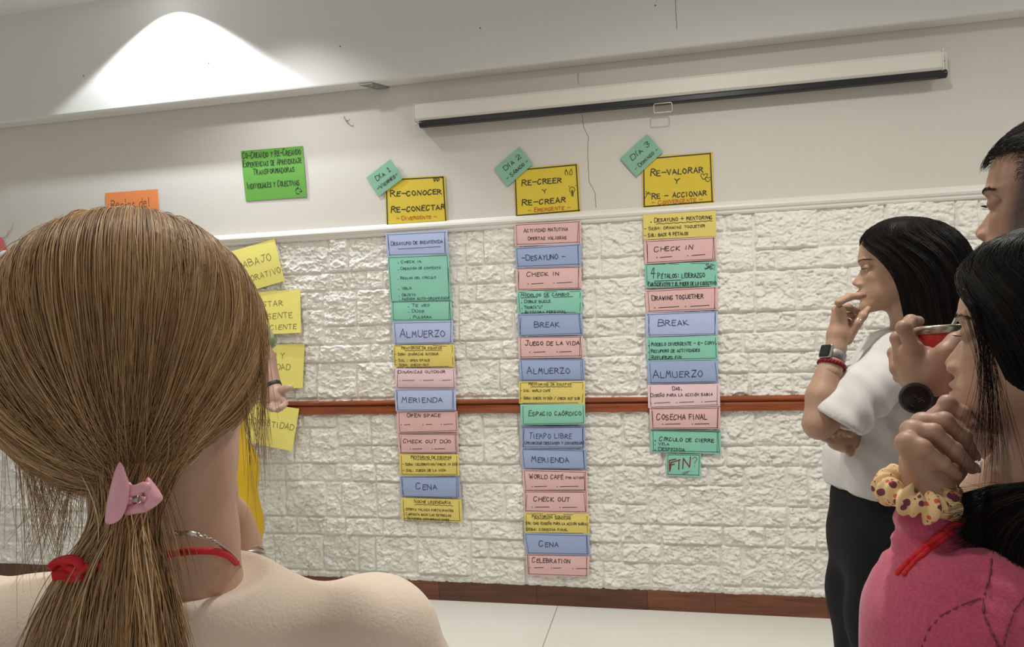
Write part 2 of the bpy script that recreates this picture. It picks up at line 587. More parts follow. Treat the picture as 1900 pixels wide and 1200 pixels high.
class Sheet:
    """one sheet of paper by the pixels of its corners, on the wall plane, slightly bowed"""
    def __init__(self, name, corners, off, m, curl=0.004, lift=0.0, fold=0.0, n=10):
        self.q = [W(u, v, off) for (u, v) in corners]      # TL TR BR BL
        self.curl, self.lift, self.fold = curl, lift, fold
        r = random.Random(corners[0][0] * 7 + corners[0][1])
        self.ph, self.k = r.uniform(0, 6), r.uniform(.6, 1.4)
        c = sum(self.q) / 4
        self.root = empty(name, c)
        us = np.linspace(0, 1, n + 1)
        b = MB()
        th = np.array([0, 0.0006, 0])
        V, Fs = [], []
        for j, v in enumerate(us):
            for i, u in enumerate(us):
                V.append(self.at(u, v))
        k = (n + 1) ** 2
        V += [p + th for p in V]
        for j in range(n):
            for i in range(n):
                a = j * (n + 1) + i
                Fs.append([a, a + n + 1, a + n + 2, a + 1])
                Fs.append([k + a, k + a + 1, k + a + n + 2, k + a + n + 1])
        rim = [i for i in range(n + 1)] + [j * (n + 1) + n for j in range(1, n + 1)] + [n * (n + 1) + i for i in range(n - 1, -1, -1)] + [j * (n + 1) for j in range(n - 1, 0, -1)]
        for i in range(len(rim)):
            a, c2 = rim[i], rim[(i + 1) % len(rim)]
            Fs.append([a, c2, c2 + k, a + k])
        b.add(V, Fs)
        self.paper = b.build('paper', m, self.root, True, fix=False)
        self.paper.data.set_sharp_from_angle(angle=math.radians(40))

    def at(self, u, v, up=0.0):
        a, b_, c, d_ = self.q
        p = (a * (1 - u) + b_ * u) * (1 - v) + (d_ * (1 - u) + c * u) * v
        bow = self.curl * (math.sin(math.pi * min(max(v, 0), 1)) * .8 + .35 * math.sin(2.5 * self.k * u + self.ph)) * 1.0
        bow += self.lift * v * v + self.fold * max(0, v - .6) ** 2 * u
        return p + np.array([0, -(bow + up), 0])

    def size(self):
        a, b_, c, d_ = self.q
        return np.linalg.norm(b_ - a), np.linalg.norm(d_ - a)

    def ink(self, name, strokes, w, m):
        return self.ink_lines(name, [(strokes, w)], m)

    def ink_lines(self, name, lines, m):
        """lines: (list of strokes as (u, v) points, width in metres) drawn on the sheet"""
        sw, sh = self.size()
        b = MB()
        for st, w in [(q, w) for (g, w) in lines for q in g]:
            fine = [st[0]]
            for (p, q) in zip(st[:-1], st[1:]):
                k = max(1, int(math.hypot(q[0] - p[0], q[1] - p[1]) / .07))
                fine += [(p[0] + (q[0] - p[0]) * i / k, p[1] + (q[1] - p[1]) * i / k) for i in range(1, k + 1)]
            pts = [np.array([u * sw, v * sh]) for (u, v) in fine]
            if len(pts) == 1: pts = [pts[0], pts[0] + (.0005, 0)]
            L, R_ = [], []
            n = len(pts)
            for i in range(n):
                t = pts[min(i + 1, n - 1)] - pts[max(i - 1, 0)]
                t = t / (np.linalg.norm(t) + 1e-9)
                nn = np.array([-t[1], t[0]])
                q = pts[i] - t * w * .4 if i == 0 else (pts[i] + t * w * .4 if i == n - 1 else pts[i])
                if 0 < i < n - 1:
                    t0 = pts[i] - pts[i - 1]
                    t1 = pts[i + 1] - pts[i]
                    cs = np.dot(t0, t1) / (np.linalg.norm(t0) * np.linalg.norm(t1) + 1e-9)
                    kk = 1 / max(.45, math.sqrt(max(.0, (1 + cs) / 2)))
                else: kk = 1
                L.append(q + nn * w / 2 * kk)
                R_.append(q - nn * w / 2 * kk)
            V = [self.at(p[0] / sw, p[1] / sh, .0009) for p in L + R_]
            b.add(V, [[i, i + 1, n + i + 1, n + i] for i in range(n - 1)])
        if b.v:
            o = b.build(name, m, self.root, False, fix=False)
            return o


def paper_mat(name, rgb):
    m = mat(name, srgb(*rgb), 0.85, noise=0.04, scale=9, bump=0.08, bscale=30)
    return m


MP = {
    'Y': paper_mat('bright_yellow_paper', (220, 194, 66)), 'y': paper_mat('pale_yellow_paper', (228, 208, 116)), 'P': paper_mat('pink_paper', (228, 186, 184)),
    'p': paper_mat('pale_pink_paper', (236, 204, 210)), 'B': paper_mat('blue_paper', (158, 174, 210)), 'b': paper_mat('light_blue_paper', (182, 194, 230)),
    'T': paper_mat('teal_paper', (142, 206, 184)), 't': paper_mat('dull_teal_paper', (136, 184, 158)), 'N': paper_mat('lemon_yellow_paper', (234, 222, 122)),
    'G': paper_mat('green_paper', (100, 162, 68)), 'O': paper_mat('orange_paper', (226, 134, 78)), 'R': paper_mat('coral_red_paper', (226, 106, 104)),
}
k_black = mat('black_marker', (0.012, 0.012, 0.016), 0.5)
k_navy = mat('navy_marker', (0.03, 0.04, 0.12), 0.5)
k_orange = mat('orange_marker', srgb(190, 96, 30), 0.5)
k_red = mat('dark_red_marker', srgb(122, 44, 44), 0.5)
k_grey = mat('faded_grey_ink', srgb(112, 104, 62), 0.6)


def edge_lines(r, style):
    """the hand-drawn frame on a strip"""
    e = lambda a: a + r.uniform(-.012, .012)
    f = lambda a: a + r.uniform(-.03, .03)
    L = []
    if style == 'box':
        L = [[(e(.03), f(.06)), (e(.04), f(.94))], [(e(.965), f(.05)), (e(.965), f(.95))], [(.02, f(.05)), (.98, f(.05))], [(.03, f(.94)), (.97, f(.94))], [(e(.955), f(.1)), (e(.95), f(.93))]]
        if r.random() < .6: L.append([(e(.05), f(.14)), (e(.035), f(.9))])
    elif style == 'sides':
        L = [[(e(.035), f(.08)), (e(.04), f(.94))], [(e(.965), f(.08)), (e(.97), f(.92))], [(.04, f(.95)), (.97, f(.95))]]
    elif style == 'dash':
        L = []
        x = .03
        while x < .95:
            L.append([(x, f(.05)), (min(x + r.uniform(.1, .3), .97), f(.05))])
            x += r.uniform(.25, .4)
        L += [[(.025, f(.1)), (e(.025), f(.9))], [(.97, .12), (e(.965), .35)], [(.97, .55), (e(.968), .93)], [(.05, f(.96)), (.9, f(.96))]]
    return L


def dots(*spans, v=.82, vd=None):
    """bullet points each with a line to fill in"""
    out = []
    for (d, a, b_) in spans:
        out += [[(d, v), (d + .006, v)], [(d, v - .012), (d + .006, v + .012)], [(a, v + .004), (b_, v - .012)]]
    return out


def wavy(u0, u1, v, amp=.015, n=14):
    return [[(u0 + (u1 - u0) * i / n, v + amp * (-1) ** i * .5) for i in range(n + 1)]]


def underline(u0, u1, v):
    return [[(u0, v + .01), (u1, v - .01)]]


OFF_W, OFF_S = 0.004, 0.030


def clusters(strokes):
    """strokes that touch or nearly touch belong to one drawing"""
    bb = [[min(p[0] for p in t), max(p[0] for p in t), min(p[1] for p in t), max(p[1] for p in t)] for t in strokes]
    gid = list(range(len(strokes)))
    for i in range(len(strokes)):
        for j in range(i):
            a, b_ = bb[i], bb[j]
            if a[0] - .05 < b_[1] and b_[0] - .05 < a[1] and a[2] - .08 < b_[3] and b_[2] - .08 < a[3]:
                o, n = gid[i], gid[j]
                gid = [n if q == o else q for q in gid]
    return [[t for t, q in zip(strokes, gid) if q == k] for k in dict.fromkeys(gid)]


def strip(label, corners, col, lines=(), extra=(), border='box', w=.0024, ink=None, off=OFF_S, name='schedule_strip', cat='paper strip', group=None, sub=None, wb=.0017, curl=.004, low=False, lift=0, fold=0, wx=None):
    s = Sheet(name, corners, off, MP[col], curl, lift, fold)
    r = random.Random(corners[1][0] * 13 + corners[1][1] * 7)
    ink = ink or (k_navy if col in 'Bb' else k_black)
    if lines:
        for ln in lines:
            s.ink('handwritten_line', text_strokes(*ln, low=low, rnd=r), min(w, .15 * ln[4] * s.size()[1]), ink)
    for g_ in clusters(list(extra)):
        s.ink('drawn_mark', g_, wx or w * .9, ink)
    if border:
        L = border if isinstance(border, list) else edge_lines(r, border)
        s.ink('drawn_border', L, wb, ink)
    if sub:
        o = s.ink('subtitle', text_strokes(*sub, rnd=r), w * .45, k_orange)
        o['label'] = 'orange handwritten subtitle'
    tag(s.root, label, cat, group)
    return s


G1, G2, G3 = 'schedule strips of the first day', 'schedule strips of the second day', 'schedule strips of the third day'
HB = lambda: [[(.025, .03), (.02, .97)], [(.02, .965), (.985, .955)], [(.975, .96), (.965, .03)], [(.02, .035), (.97, .03)]]
# -------- first day
GD = 'titles of the three days'
strip('yellow poster reading RE-CONOCER RE-CONECTAR with a thick black frame', [(714, 331), (826, 325.6), (830.5, 414), (717, 420.4)], 'Y',
      [('Re-conocer', .09, .93, .38, .125), ('Re-conectar', .09, .97, .71, .125)],
      [smooth([(.82, .10), (.81, .05), (.83, .04), (.84, .08), (.82, .11)]), smooth([(.87, .10), (.86, .05), (.88, .04), (.9, .08), (.87, .11)]), [(.85, .03), (.852, .04)], [(.92, .02), (.922, .03)], [(.95, .02), (.952, .05)]],
      HB(), .0068, off=OFF_W, name='day_poster', cat='poster', group=GD, sub=('- Divergente -', .17, .83, .88, .075), wb=.005, curl=.002, wx=.004)
strip('small tilted teal card reading DÍA 1 VIERNES', [(679.5, 329.5), (724.5, 295), (748, 330.4), (702.6, 364.6)], 't', [('Día 1', .24, .80, .42, .2), ('-Viernes-', .1, .92, .78, .17)],
      border=None, w=.0028, off=OFF_W + .006, name='day_card', cat='card', group='tilted day cards', curl=.001)
strip('light blue strip reading DESAYUNO DE BIENVENIDA, first below the RE-CONOCER poster', [(715.5, 433), (830, 427), (832.5, 471.4), (718, 476.5)], 'b', [('Desayuno de bienvenida', .08, .92, .52, .16)], underline(.19, .88, .68), group=G1, off=OFF_S + .008)
strip('tall teal strip of six bullet points from CHECK IN to AGENDA AUTO-ORGANIZADA', [(719.4, 475.6), (833, 472), (836.4, 555.4), (724, 558.4)], 'T',
      [('. Check in', .16, .55, .16, .062), ('. Creación de contexto', .16, .86, .31, .06), ('. Reglas del círculo', .15, .78, .52, .055), ('. Vela', .15, .37, .75, .06), ('. Objeto', .15, .43, .90, .058), ('. Agenda auto-organizada', .15, .98, .985, .06)],
      border=[[(.02, .03), (.03, .97)], [(.02, .03), (.97, .02)], [(.97, .04), (.98, .95)], [(.985, .3), (.975, .96)]], w=.0024, group=G1, off=OFF_S + .006)
strip('teal strip reading TE VEO, DÚOS, PULSERA', [(725, 558.4), (837.6, 555.4), (839.4, 595), (727.5, 596.5)], 'T', [('. Te veo', .28, .64, .30, .14), ('. Dúos', .28, .55, .57, .13), ('. Pulsera', .3, .66, .86, .13)], group=G1, off=OFF_S + .004)
strip('light blue strip reading ALMUERZO in the left column, under TE VEO', [(728.4, 597), (840.5, 594.7), (841, 636.5), (729.5, 639)], 'b', [('Almuerzo', .12, .87, .70, .35)], group=G1, off=OFF_S + .006, w=.003)
strip('pale yellow strip headed MENTORING DE EQUIPOS ending SEBA: CHECK-OUT', [(729.3, 640.2), (843, 638.8), (844.4, 680.4), (731.7, 681.5)], 'y',
      [('Mentoring de equipos', .14, .80, .19, .12), ('- Seba: dinámicas outdoor', .02, .74, .46, .12), ('- Sol : open space', .02, .6, .74, .12), ('- Seba: check-out', .02, .58, .94, .11)], wavy(.2, .5, .25, .02, 8) + wavy(.53, .8, .25, .02, 8), 'dash', group=G1, off=OFF_S + .005, w=.0024)
strip('pink strip reading DINÁMICAS OUTDOOR', [(733.5, 683.2), (845.5, 682.5), (845.5, 720.7), (734.5, 721)], 'p', [('Dinámicas outdoor', .05, .83, .24, .15)], dots((.08, .12, .32), (.42, .47, .64), (.74, .78, .93), v=.59), 'sides', group=G1, off=OFF_S + .003)
strip('blue strip reading MERIENDA in the left column, lying across the wooden rail', [(732.8, 721.7), (846.2, 721.7), (846.5, 761.3), (734.5, 762.7)], 'b', [('Merienda', .11, .78, .60, .27)], group=G1, off=.050, w=.003)
strip('dusky pink strip reading OPEN SPACE, just below the wooden rail', [(736.3, 763.2), (849, 762.5), (850.7, 801.2), (738, 802.9)], 'P', [('Open space', .17, .72, .26, .18)], dots((.07, .12, .22), (.43, .48, .58), (.73, .77, .92), v=.62), 'sides', group=G1, off=.040, w=.0026)
strip('pink strip reading CHECK OUT DÚO', [(738, 803), (850.7, 804), (851.4, 839.7), (739.4, 840.7)], 'P', [('Check out dúo', .09, .88, .48, .2)], dots((.2, .24, .4), (.57, .61, .78), v=.79), 'box', group=G1, off=OFF_S + .005, w=.0026)
strip('yellow strip headed MENTORING DE EQUIPOS with SOL: JUEGO DE LA VIDA', [(740.5, 841.8), (851.4, 842.4), (852.5, 881.7), (742.2, 882.7)], 'y',
      [('Mentoring de equipos', .2, .88, .2, .14), ('- Seba: celebration/check in dúo', .05, .98, .52, .13), ('- Sol: juego de la vida', .05, .78, .8, .13)], wavy(.24, .55, .25, .03, 8) + wavy(.6, .85, .25, .03, 8), 'sides', group=G1, off=OFF_S + .004, w=.0024)
strip('blue strip reading CENA in the left column', [(741.5, 883.4), (853.5, 884.5), (854.2, 923), (744, 921.2)], 'B', [('Cena', .27, .62, .62, .30)], group=G1, off=OFF_S + .006, w=.003)
strip('yellow strip headed NOCHE LEGENDARIA, lowest of the left column', [(744, 923), (856.7, 926.5), (856.7, 968.5), (745, 964.3)], 'y',
      [('Noche legendaria', .22, .82, .21, .14), ('. Oferta valiosa participantes', .04, .87, .55, .12), ('. Caminata bajo las estrellas', .04, .83, .77, .12), ('. Tejiendo conversaciones', .04, .80, .97, .12)], wavy(.23, .86, .28, .03, 14), 'sides', group=G1, off=OFF_S + .004, w=.0024)
# -------- second day
strip('yellow poster reading RE-CREER Y RE-CREAR with a drawn light bulb', [(952.7, 313.3), (1073.3, 302.7), (1077.3, 394), (956.7, 403.3)], 'Y',
      [('Re-creer', .12, .73, .36, .125), ('y', .44, .50, .55, .10), ('Re-crear', .11, .78, .77, .125)],
      [smooth([(.80, .22), (.79, .16), (.81, .12), (.83, .17), (.83, .22)]), [(.81, .14), (.81, .10)], smooth([(.86, .21), (.87, .14), (.89, .12), (.90, .18), (.89, .22), (.86, .21)]), [(.88, .13), (.89, .10)],
       smooth([(.88, .60), (.85, .54), (.87, .48), (.91, .48), (.93, .54), (.90, .60)]), [(.88, .60), (.90, .60), (.90, .66), (.88, .66), (.88, .60)], [(.88, .63), (.90, .63)], [(.89, .60), (.88, .54), (.90, .54), (.89, .60)], [(.85, .46), (.84, .45)], [(.94, .46), (.95, .44)]],
      HB(), .0068, off=OFF_W, name='day_poster', cat='poster', group=GD, sub=('- Emergente -', .2, .85, .92, .085), wb=.005, curl=.002, wx=.0026)
strip('small tilted teal card reading DÍA 2 SÁBADO', [(916.7, 312.3), (963.3, 272.3), (989.3, 304.3), (941.7, 345.7)], 't', [('Día 2', .24, .86, .42, .2), ('- Sábado -', .12, .94, .80, .17)],
      border=None, w=.0028, off=OFF_W + .006, name='day_card', cat='card', group='tilted day cards', curl=.001)
strip('pink strip reading ACTIVIDAD MATUTINA OFERTAS VALIOSAS', [(955, 415), (1078.3, 409), (1079, 452.7), (956, 456.7)], 'P', [('Actividad matutina', .14, .80, .40, .17), ('Ofertas valiosas', .2, .78, .76, .16)], group=G2, off=OFF_S + .006)
strip('blue strip reading DESAYUNO between dashes', [(955.7, 459), (1078.3, 451.7), (1079, 493.3), (957.3, 496.7)], 'B', [('-Desayuno -', .1, .76, .66, .28)], group=G2, off=OFF_S + .004, w=.003)
strip('pink strip reading CHECK IN in the middle column', [(956.7, 497.7), (1079, 493.3), (1079, 535), (958.3, 539)], 'P', [('Check in', .17, .66, .38, .2)], dots((.18, .24, .42), (.58, .63, .86), v=.72), group=G2, off=OFF_S + .003, w=.0028)
strip('teal strip headed MODELOS DE CAMBIO', [(959, 540), (1080, 537.7), (1081, 580), (960.7, 582.7)], 'T', [('Modelos de cambio', .06, .80, .24, .15), ('. Doble bucle', .06, .52, .52, .14), ('. Teoría"u"', .06, .40, .77, .13), ('. Bitácora personal', .06, .75, .985, .13)],
      underline(.06, .32, .29) + underline(.42, .5, .29) + underline(.56, .86, .29), 'dash', group=G2, off=OFF_S + .004, w=.0026)
strip('blue strip reading BREAK in the middle column', [(960, 582.7), (1080, 579), (1082.3, 621), (961.7, 623.3)], 'B', [('Break', .26, .64, .62, .27)], group=G2, off=OFF_S + .005, w=.003)
strip('pink strip reading JUEGO DE LA VIDA', [(961.7, 625), (1081.7, 623.3), (1082.6, 663.3), (961.9, 664.4)], 'P', [('Juego de la vida', .11, .94, .4, .22)], dots((.18, .24, .42), (.6, .64, .82), v=.72), group=G2, off=OFF_S + .003, w=.003)
strip('blue strip reading ALMUERZO in the middle column, above the pale MENTORING strip', [(963, 666.2), (1084.5, 665.5), (1085.6, 706.7), (963.7, 706.7)], 'B', [('Almuerzo', .12, .78, .66, .30)], group=G2, off=OFF_S + .006, w=.003)
strip('pale yellow strip headed MENTORING DE EQUIPOS with SOL: WORLD CAFÉ', [(963, 707.5), (1085.6, 706.7), (1085.6, 749.9), (963, 748.7)], 'y',
      [('Mentoring de equipos', .15, .80, .18, .12), ('- Sol: world café', .02, .48, .46, .12), ('- Seba: check in dúo / check out sub', .02, .92, .8, .13)], wavy(.18, .8, .24, .02, 14), 'dash', group=G2, off=.049, w=.0024)
strip('green teal strip reading ESPACIO CAÓRDICO, lying on the wooden rail', [(965.6, 749.9), (1085.6, 749.5), (1086.4, 787), (966.7, 788)], 'T', [('Espacio caórdico', .13, .94, .55, .24)], border='sides', group=G2, off=.050, w=.0026)
strip('blue strip reading TIEMPO LIBRE with a note in brackets', [(966.7, 790), (1085.6, 790.7), (1086.4, 831.2), (967.5, 832)], 'B', [('Tiempo libre', .12, .79, .55, .27), ('(priorizar descanso y conversar)', .05, .98, .82, .15)], group=G2, off=OFF_S + .007, w=.0026)
strip('blue strip reading MERIENDA in the middle column', [(967.5, 833), (1087.5, 833.8), (1089.4, 869.9), (969.4, 869.5)], 'B', [('Merienda', .15, .73, .65, .30)], group=G2, off=OFF_S + .005, w=.003)
strip('pink strip reading WORLD CAFÉ', [(970, 870.6), (1089.4, 873.2), (1090.5, 910), (971.2, 910.8)], 'P', [('World café', .1, .64, .42, .24), ('(pro action)', .66, .95, .40, .13)], dots((.14, .18, .37), (.53, .58, .86), v=.79), group=G2, off=OFF_S + .003, w=.0028)
strip('pink strip reading CHECK OUT in the middle column', [(971.2, 910.8), (1090.5, 911.9), (1091.2, 951.2), (972.4, 950.5)], 'P', [('Check out', .16, .72, .46, .24)], dots((.13, .18, .4), (.57, .61, .83), v=.74), group=G2, off=OFF_S + .005, w=.003)
strip('yellow strip headed MENTORING EQUIPOS with SEBA: COSECHA FINAL', [(973, 950.5), (1093, 952), (1094.2, 990.6), (973.9, 988.7)], 'y',
      [('Mentoring equipos', .12, .72, .24, .15), ('Sol: das (diseño para la acción sabia)', .02, .98, .56, .15), ('Seba: cosecha final', .02, .67, .86, .15)], wavy(.15, .4, .28, .03, 8) + wavy(.48, .72, .28, .03, 8), 'dash', group=G2, off=OFF_S + .004, w=.0024)
strip('blue strip reading CENA in the middle column', [(973, 988), (1093, 990.6), (1095, 1030), (976, 1027)], 'B', [('Cena', .22, .52, .62, .27)], group=G2, off=OFF_S + .006, w=.003)
strip('pink strip reading CELEBRATION, lowest of the middle column', [(976, 1026), (1094, 1030), (1093, 1069.4), (977, 1067.5)], 'P', [('Celebration', .1, .70, .38, .22)], dots((.06, .13, .28), (.4, .43, .56), (.74, .8, .97), v=.62), group=G2, off=OFF_S + .004, w=.0028)
# -------- third day
strip('yellow poster reading RE-VALORAR Y RE-ACCIONAR with two drawn hearts', [(1190.9, 291.9), (1322.3, 281.4), (1325, 377.7), (1193, 386.8)], 'Y',
      [('Re-valorar', .12, .86, .38, .125), ('y', .45, .52, .56, .12), ('Re - accionar', .13, .9, .83, .115)],
      [smooth([(.87, .52), (.83, .46), (.83, .42), (.86, .41), (.87, .44), (.90, .41), (.92, .44), (.87, .52)]), smooth([(.92, .57), (.89, .52), (.89, .49), (.92, .49), (.93, .50), (.96, .49), (.97, .51), (.92, .57)]), [(.02, .82), (.09, .69)], [(.045, .72), (.09, .69), (.095, .74)], [(.05, .67), (.06, .68)], [(.11, .71), (.115, .74)]],
      HB(), .0068, off=OFF_W, name='day_poster', cat='poster', group=GD, sub=('- Convergente -', .13, .84, .94, .085), wb=.005, curl=.002, wx=.0026)
strip('small tilted teal card reading DÍA 3 DOMINGO', [(1150.5, 293.8), (1200.5, 248.4), (1230.2, 281.7), (1180.7, 327.6)], 't', [('Día 3', .22, .88, .42, .2), ('- Domingo -', .1, .94, .82, .15)],
      border=None, w=.0028, off=OFF_W + .006, name='day_card', cat='card', group='tilted day cards', curl=.001)
strip('dull yellow strip headed DESAYUNO + MENTORING, first below the RE-VALORAR poster', [(1193, 398.3), (1328.4, 390.3), (1329, 437.6), (1194.2, 444.5)], 'y',
      [('. Desayuno + mentoring', .1, .95, .32, .17), ('- Seba: drawing togueter', .01, .85, .63, .13), ('- Sol: back 4 pétalos', .01, .62, .9, .15)], wavy(.18, .95, .40, .03, 16), None, group=G3, off=OFF_S + .007, w=.0028)
strip('pink strip reading CHECK IN in the right column', [(1195, 445.9), (1329, 438.2), (1330.3, 481.6), (1196.4, 489.9)], 'P', [('Check in', .14, .67, .5, .22)], dots((.17, .22, .38), (.6, .66, .84), v=.76), group=G3, off=OFF_S + .005, w=.003)
strip('teal strip reading 4 PÉTALOS: LIDERAZGO with a drawn flower', [(1196.4, 489.3), (1330.3, 485.2), (1331.7, 531.1), (1197.2, 533.9)], 'T', [('4', .08, .14, .62, .42), ('Pétalos: liderazgo', .18, .83, .62, .22), ('Participativo y el poder de lo colectivo', .04, .98, .93, .17)],
      underline(.13, .5, .72) + [smooth([(.88, .22), (.85, .12), (.88, .1), (.89, .2), (.92, .1), (.95, .14), (.90, .21), (.94, .27), (.91, .30), (.89, .23), (.86, .29), (.83, .27), (.88, .22)])], 'dash', group=G3, off=OFF_S + .003, w=.0028)
strip('pink strip reading DRAWING TOGUETHER', [(1197, 538.4), (1331.6, 531.1), (1332.5, 574.5), (1199.2, 580.2)], 'P', [('Drawing toguether', .09, .8, .47, .22)], dots((.12, .18, .46), (.55, .62, .88), v=.8), group=G3, off=OFF_S + .004, w=.003)
strip('blue strip reading BREAK in the right column', [(1197.6, 580.8), (1331.6, 577), (1332.2, 620.7), (1199.2, 624.5)], 'b', [('Break', .17, .6, .57, .29)], group=G3, off=OFF_S + .006, w=.003)
strip('teal strip reading MODELO DIVERGENTE E CONV', [(1199.5, 626), (1331.6, 622), (1332.5, 667.2), (1200.2, 670.4)], 'T', [('. Modelo divergente - e- conv.', .02, .98, .36, .16), ('. Recupero de actividades', .02, .75, .64, .15), ('. Refuerzo fin', .02, .49, .92, .16)], border='sides', group=G3, off=OFF_S + .004, w=.0028)
strip('blue strip reading ALMUERZO in the right column', [(1200.2, 670.4), (1332.2, 668.2), (1333.2, 710), (1201.7, 712.5)], 'B', [('Almuerzo', .08, .78, .72, .35)], border='sides', group=G3, off=OFF_S + .006, w=.003)
strip('pale pink strip reading DAS, DISEÑO PARA LA ACCIÓN SABIA', [(1201.7, 713.8), (1334.7, 711.6), (1336.3, 752.7), (1202.7, 756.9)], 'p', [('Das.', .35, .48, .25, .17), ('Diseño para la acción sabia', .04, .9, .52, .15)], dots((.04, .09, .31), (.4, .44, .64), (.75, .79, .96), v=.79), 'sides', group=G3, off=.049, w=.0026)
strip('pink strip reading COSECHA FINAL', [(1205, 756.9), (1336.3, 753.4), (1337, 795.5), (1206.5, 795.5)], 'P', [('Cosecha final', .1, .81, .56, .3)], dots((.18, .22, .43), (.6, .64, .84), v=.77), group=G3, off=.046, w=.003)
strip('green teal strip reading CÍRCULO DE CIERRE, VELA, DESPEDIDA', [(1206.5, 796), (1338, 798.7), (1338, 842.4), (1206.5, 837.6)], 'T', [('. Círculo de cierre', .06, .9, .5, .18), ('. Vela', .06, .27, .68, .12), ('. Despedida', .06, .49, .93, .16)], group=G3, off=OFF_S + .006, w=.003)
s = strip('small teal card reading FIN? in dark red, lowest of the right column', [(1236.6, 841.4), (1300.5, 842.4), (1300, 885.7), (1236, 882)], 'T', [], border=[[(.04, .05), (.05, .95)], [(.04, .05), (.96, .04)], [(.96, .05), (.94, .93)], [(.05, .94), (.95, .9)]], off=OFF_S + .003, name='schedule_card', cat='card', curl=.003)
rr = random.Random(3)
s.ink('handwriting', text_strokes('Fi', .1, .42, .80, .52, .35, rnd=rr) + text_strokes('N', .48, .68, .62, .42, .35, rnd=rr) + [[(.12, .72), (.14, .42)], [(.13, .40), (.4, .26)]], .0048, k_red)['label'] = 'dark red handwriting'
s.ink('drawn_marks', text_strokes('?', .74, .9, .55, .42, rnd=rr) + [[(.46, .86), (.68, .74)], [(.5, .9), (.64, .82)]], .0022, k_red)

# -------- other sheets
strip('green poster reading CO-CREANDO Y RE-CREANDO, high on the wall at left', [(446.8, 280), (562, 270.8), (569.6, 364.8), (456, 373.2)], 'G',
      [('Co-Creando y Re-Creando', .02, .96, .16, .125), ('Experiencias de Aprendizaje', .02, .96, .33, .12), ('Transformadoras', .17, .84, .49, .115), ('Individuales y Colectivas', .05, .9, .76, .12)],
      [smooth([(.83, .87), (.84, .83), (.88, .82)]), smooth([(.90, .83), (.92, .87), (.91, .9)]), smooth([(.89, .93), (.85, .93), (.83, .9)]), [(.86, .8), (.88, .82), (.86, .84)], [(.93, .88), (.91, .9), (.89, .88)]], None, .003, off=OFF_W, name='wall_poster', cat='poster', curl=.003)
strip('orange sheet reading Reglas del, half hidden behind the blonde hair', [(194.8, 358), (292.8, 350.8), (299, 425), (201, 433)], 'O', [('Reglas del', .1, .84, .42, .24)], border=None, w=.0024, off=OFF_W, name='wall_poster', cat='poster', low=True)
GN = 'lemon yellow value notes on the stone'
strip('tilted lemon yellow note reading TRABAJO COLABORATIVO, topmost of its column', [(398, 475), (509.2, 442.5), (530, 520.8), (424, 552)], 'N', [('Trabajo', .18, .88, .45, .20), ('Colaborativo', .06, .98, .80, .17)], border=None, w=.0026, off=.034, name='value_note', cat='note', group=GN, curl=.008, ink=k_grey, lift=.008)
strip('lemon yellow note reading ESTAR PRESENTE CONSCIENTE', [(450, 543), (557, 536.3), (562.5, 616.7), (456, 622)], 'N', [('Estar', .24, .70, .36, .16), ('Presente', .12, .86, .64, .16), ('Consciente', .1, .92, .90, .14)], border=None, w=.0026, off=.034, name='value_note', cat='note', group=GN, curl=.008, ink=k_grey, lift=.02, fold=.02)
strip('lemon yellow note reading CARIÑO Y FEROCIDAD, above the open hand', [(452, 640), (565.4, 637.5), (564.6, 718.8), (455, 720)], 'N', [('Cariño y', .1, .68, .32, .16), ('Ferocidad', .1, .78, .58, .15)], border=None, w=.0026, off=.034, name='value_note', cat='note', group=GN, curl=.006, ink=k_grey, lift=.016)
strip('lemon yellow note reading HONESTIDAD, below the open hand', [(448, 742), (555, 758), (545.8, 835.4), (446, 815)], 'N', [('Honestidad', .14, .96, .52, .17)], border=None, w=.0026, off=.046, name='value_note', cat='note', group=GN, curl=.006, ink=k_grey, lift=.02)
s = strip('coral red paper pennant with a twig at the left edge', [(-48, 452), (3, 440), (15, 466), (-40, 492)], 'R', [], border=None, off=OFF_W, name='paper_pennant', cat='pennant')
b = MB()
b.tube([W(6, 442, .007), W(14, 436, .009), W(20, 427, .009), (W(23, 421, .009)), W(23.5, 412, .008)], .0012, 6)
b.build('twig', mat('twig_brown', srgb(160, 134, 98), .8), s.root, True)

# ------------------------------------------------------------------ roll-up projection screen, bracket, hook
m_case = mat('cream_screen_case', (0.76, 0.73, 0.67), 0.4)
m_bar = mat('black_screen_bar', (0.008, 0.009, 0.012), 0.35)
m_wire = mat('pale_wire', (0.62, 0.58, 0.50), 0.35, metal=.6)
m_steel = mat('dull_grey_steel', (0.33, 0.33, 0.32), 0.45, metal=.7)
pl, pr = W(768, 212, .085), W(1749, 104, .085)
scr = empty('projection_screen', (pl + pr) / 2)
tag(scr, 'rolled-up projection screen in a long cream case with a black bottom bar', 'projection screen')
zl = [W(767.7, 197, .085)[2], W(769.5, 226.6, .085)[2], W(1748, 87, .085)[2], W(1746, 125, .085)[2]]
hc = (zl[0] - zl[1] + zl[2] - zl[3]) / 2
z0 = (zl[1] + zl[3]) / 2
x0, x1 = pl[0], pr[0]
case = [(.012, 0), (.072, 0), (.083, .010), (.085, hc - .012), (.076, hc), (.012, hc)]
case = MB().extrude(case, (x0, D, z0), (x1, D, z0), axes=(Y, Z_)).build('case', m_case, scr)
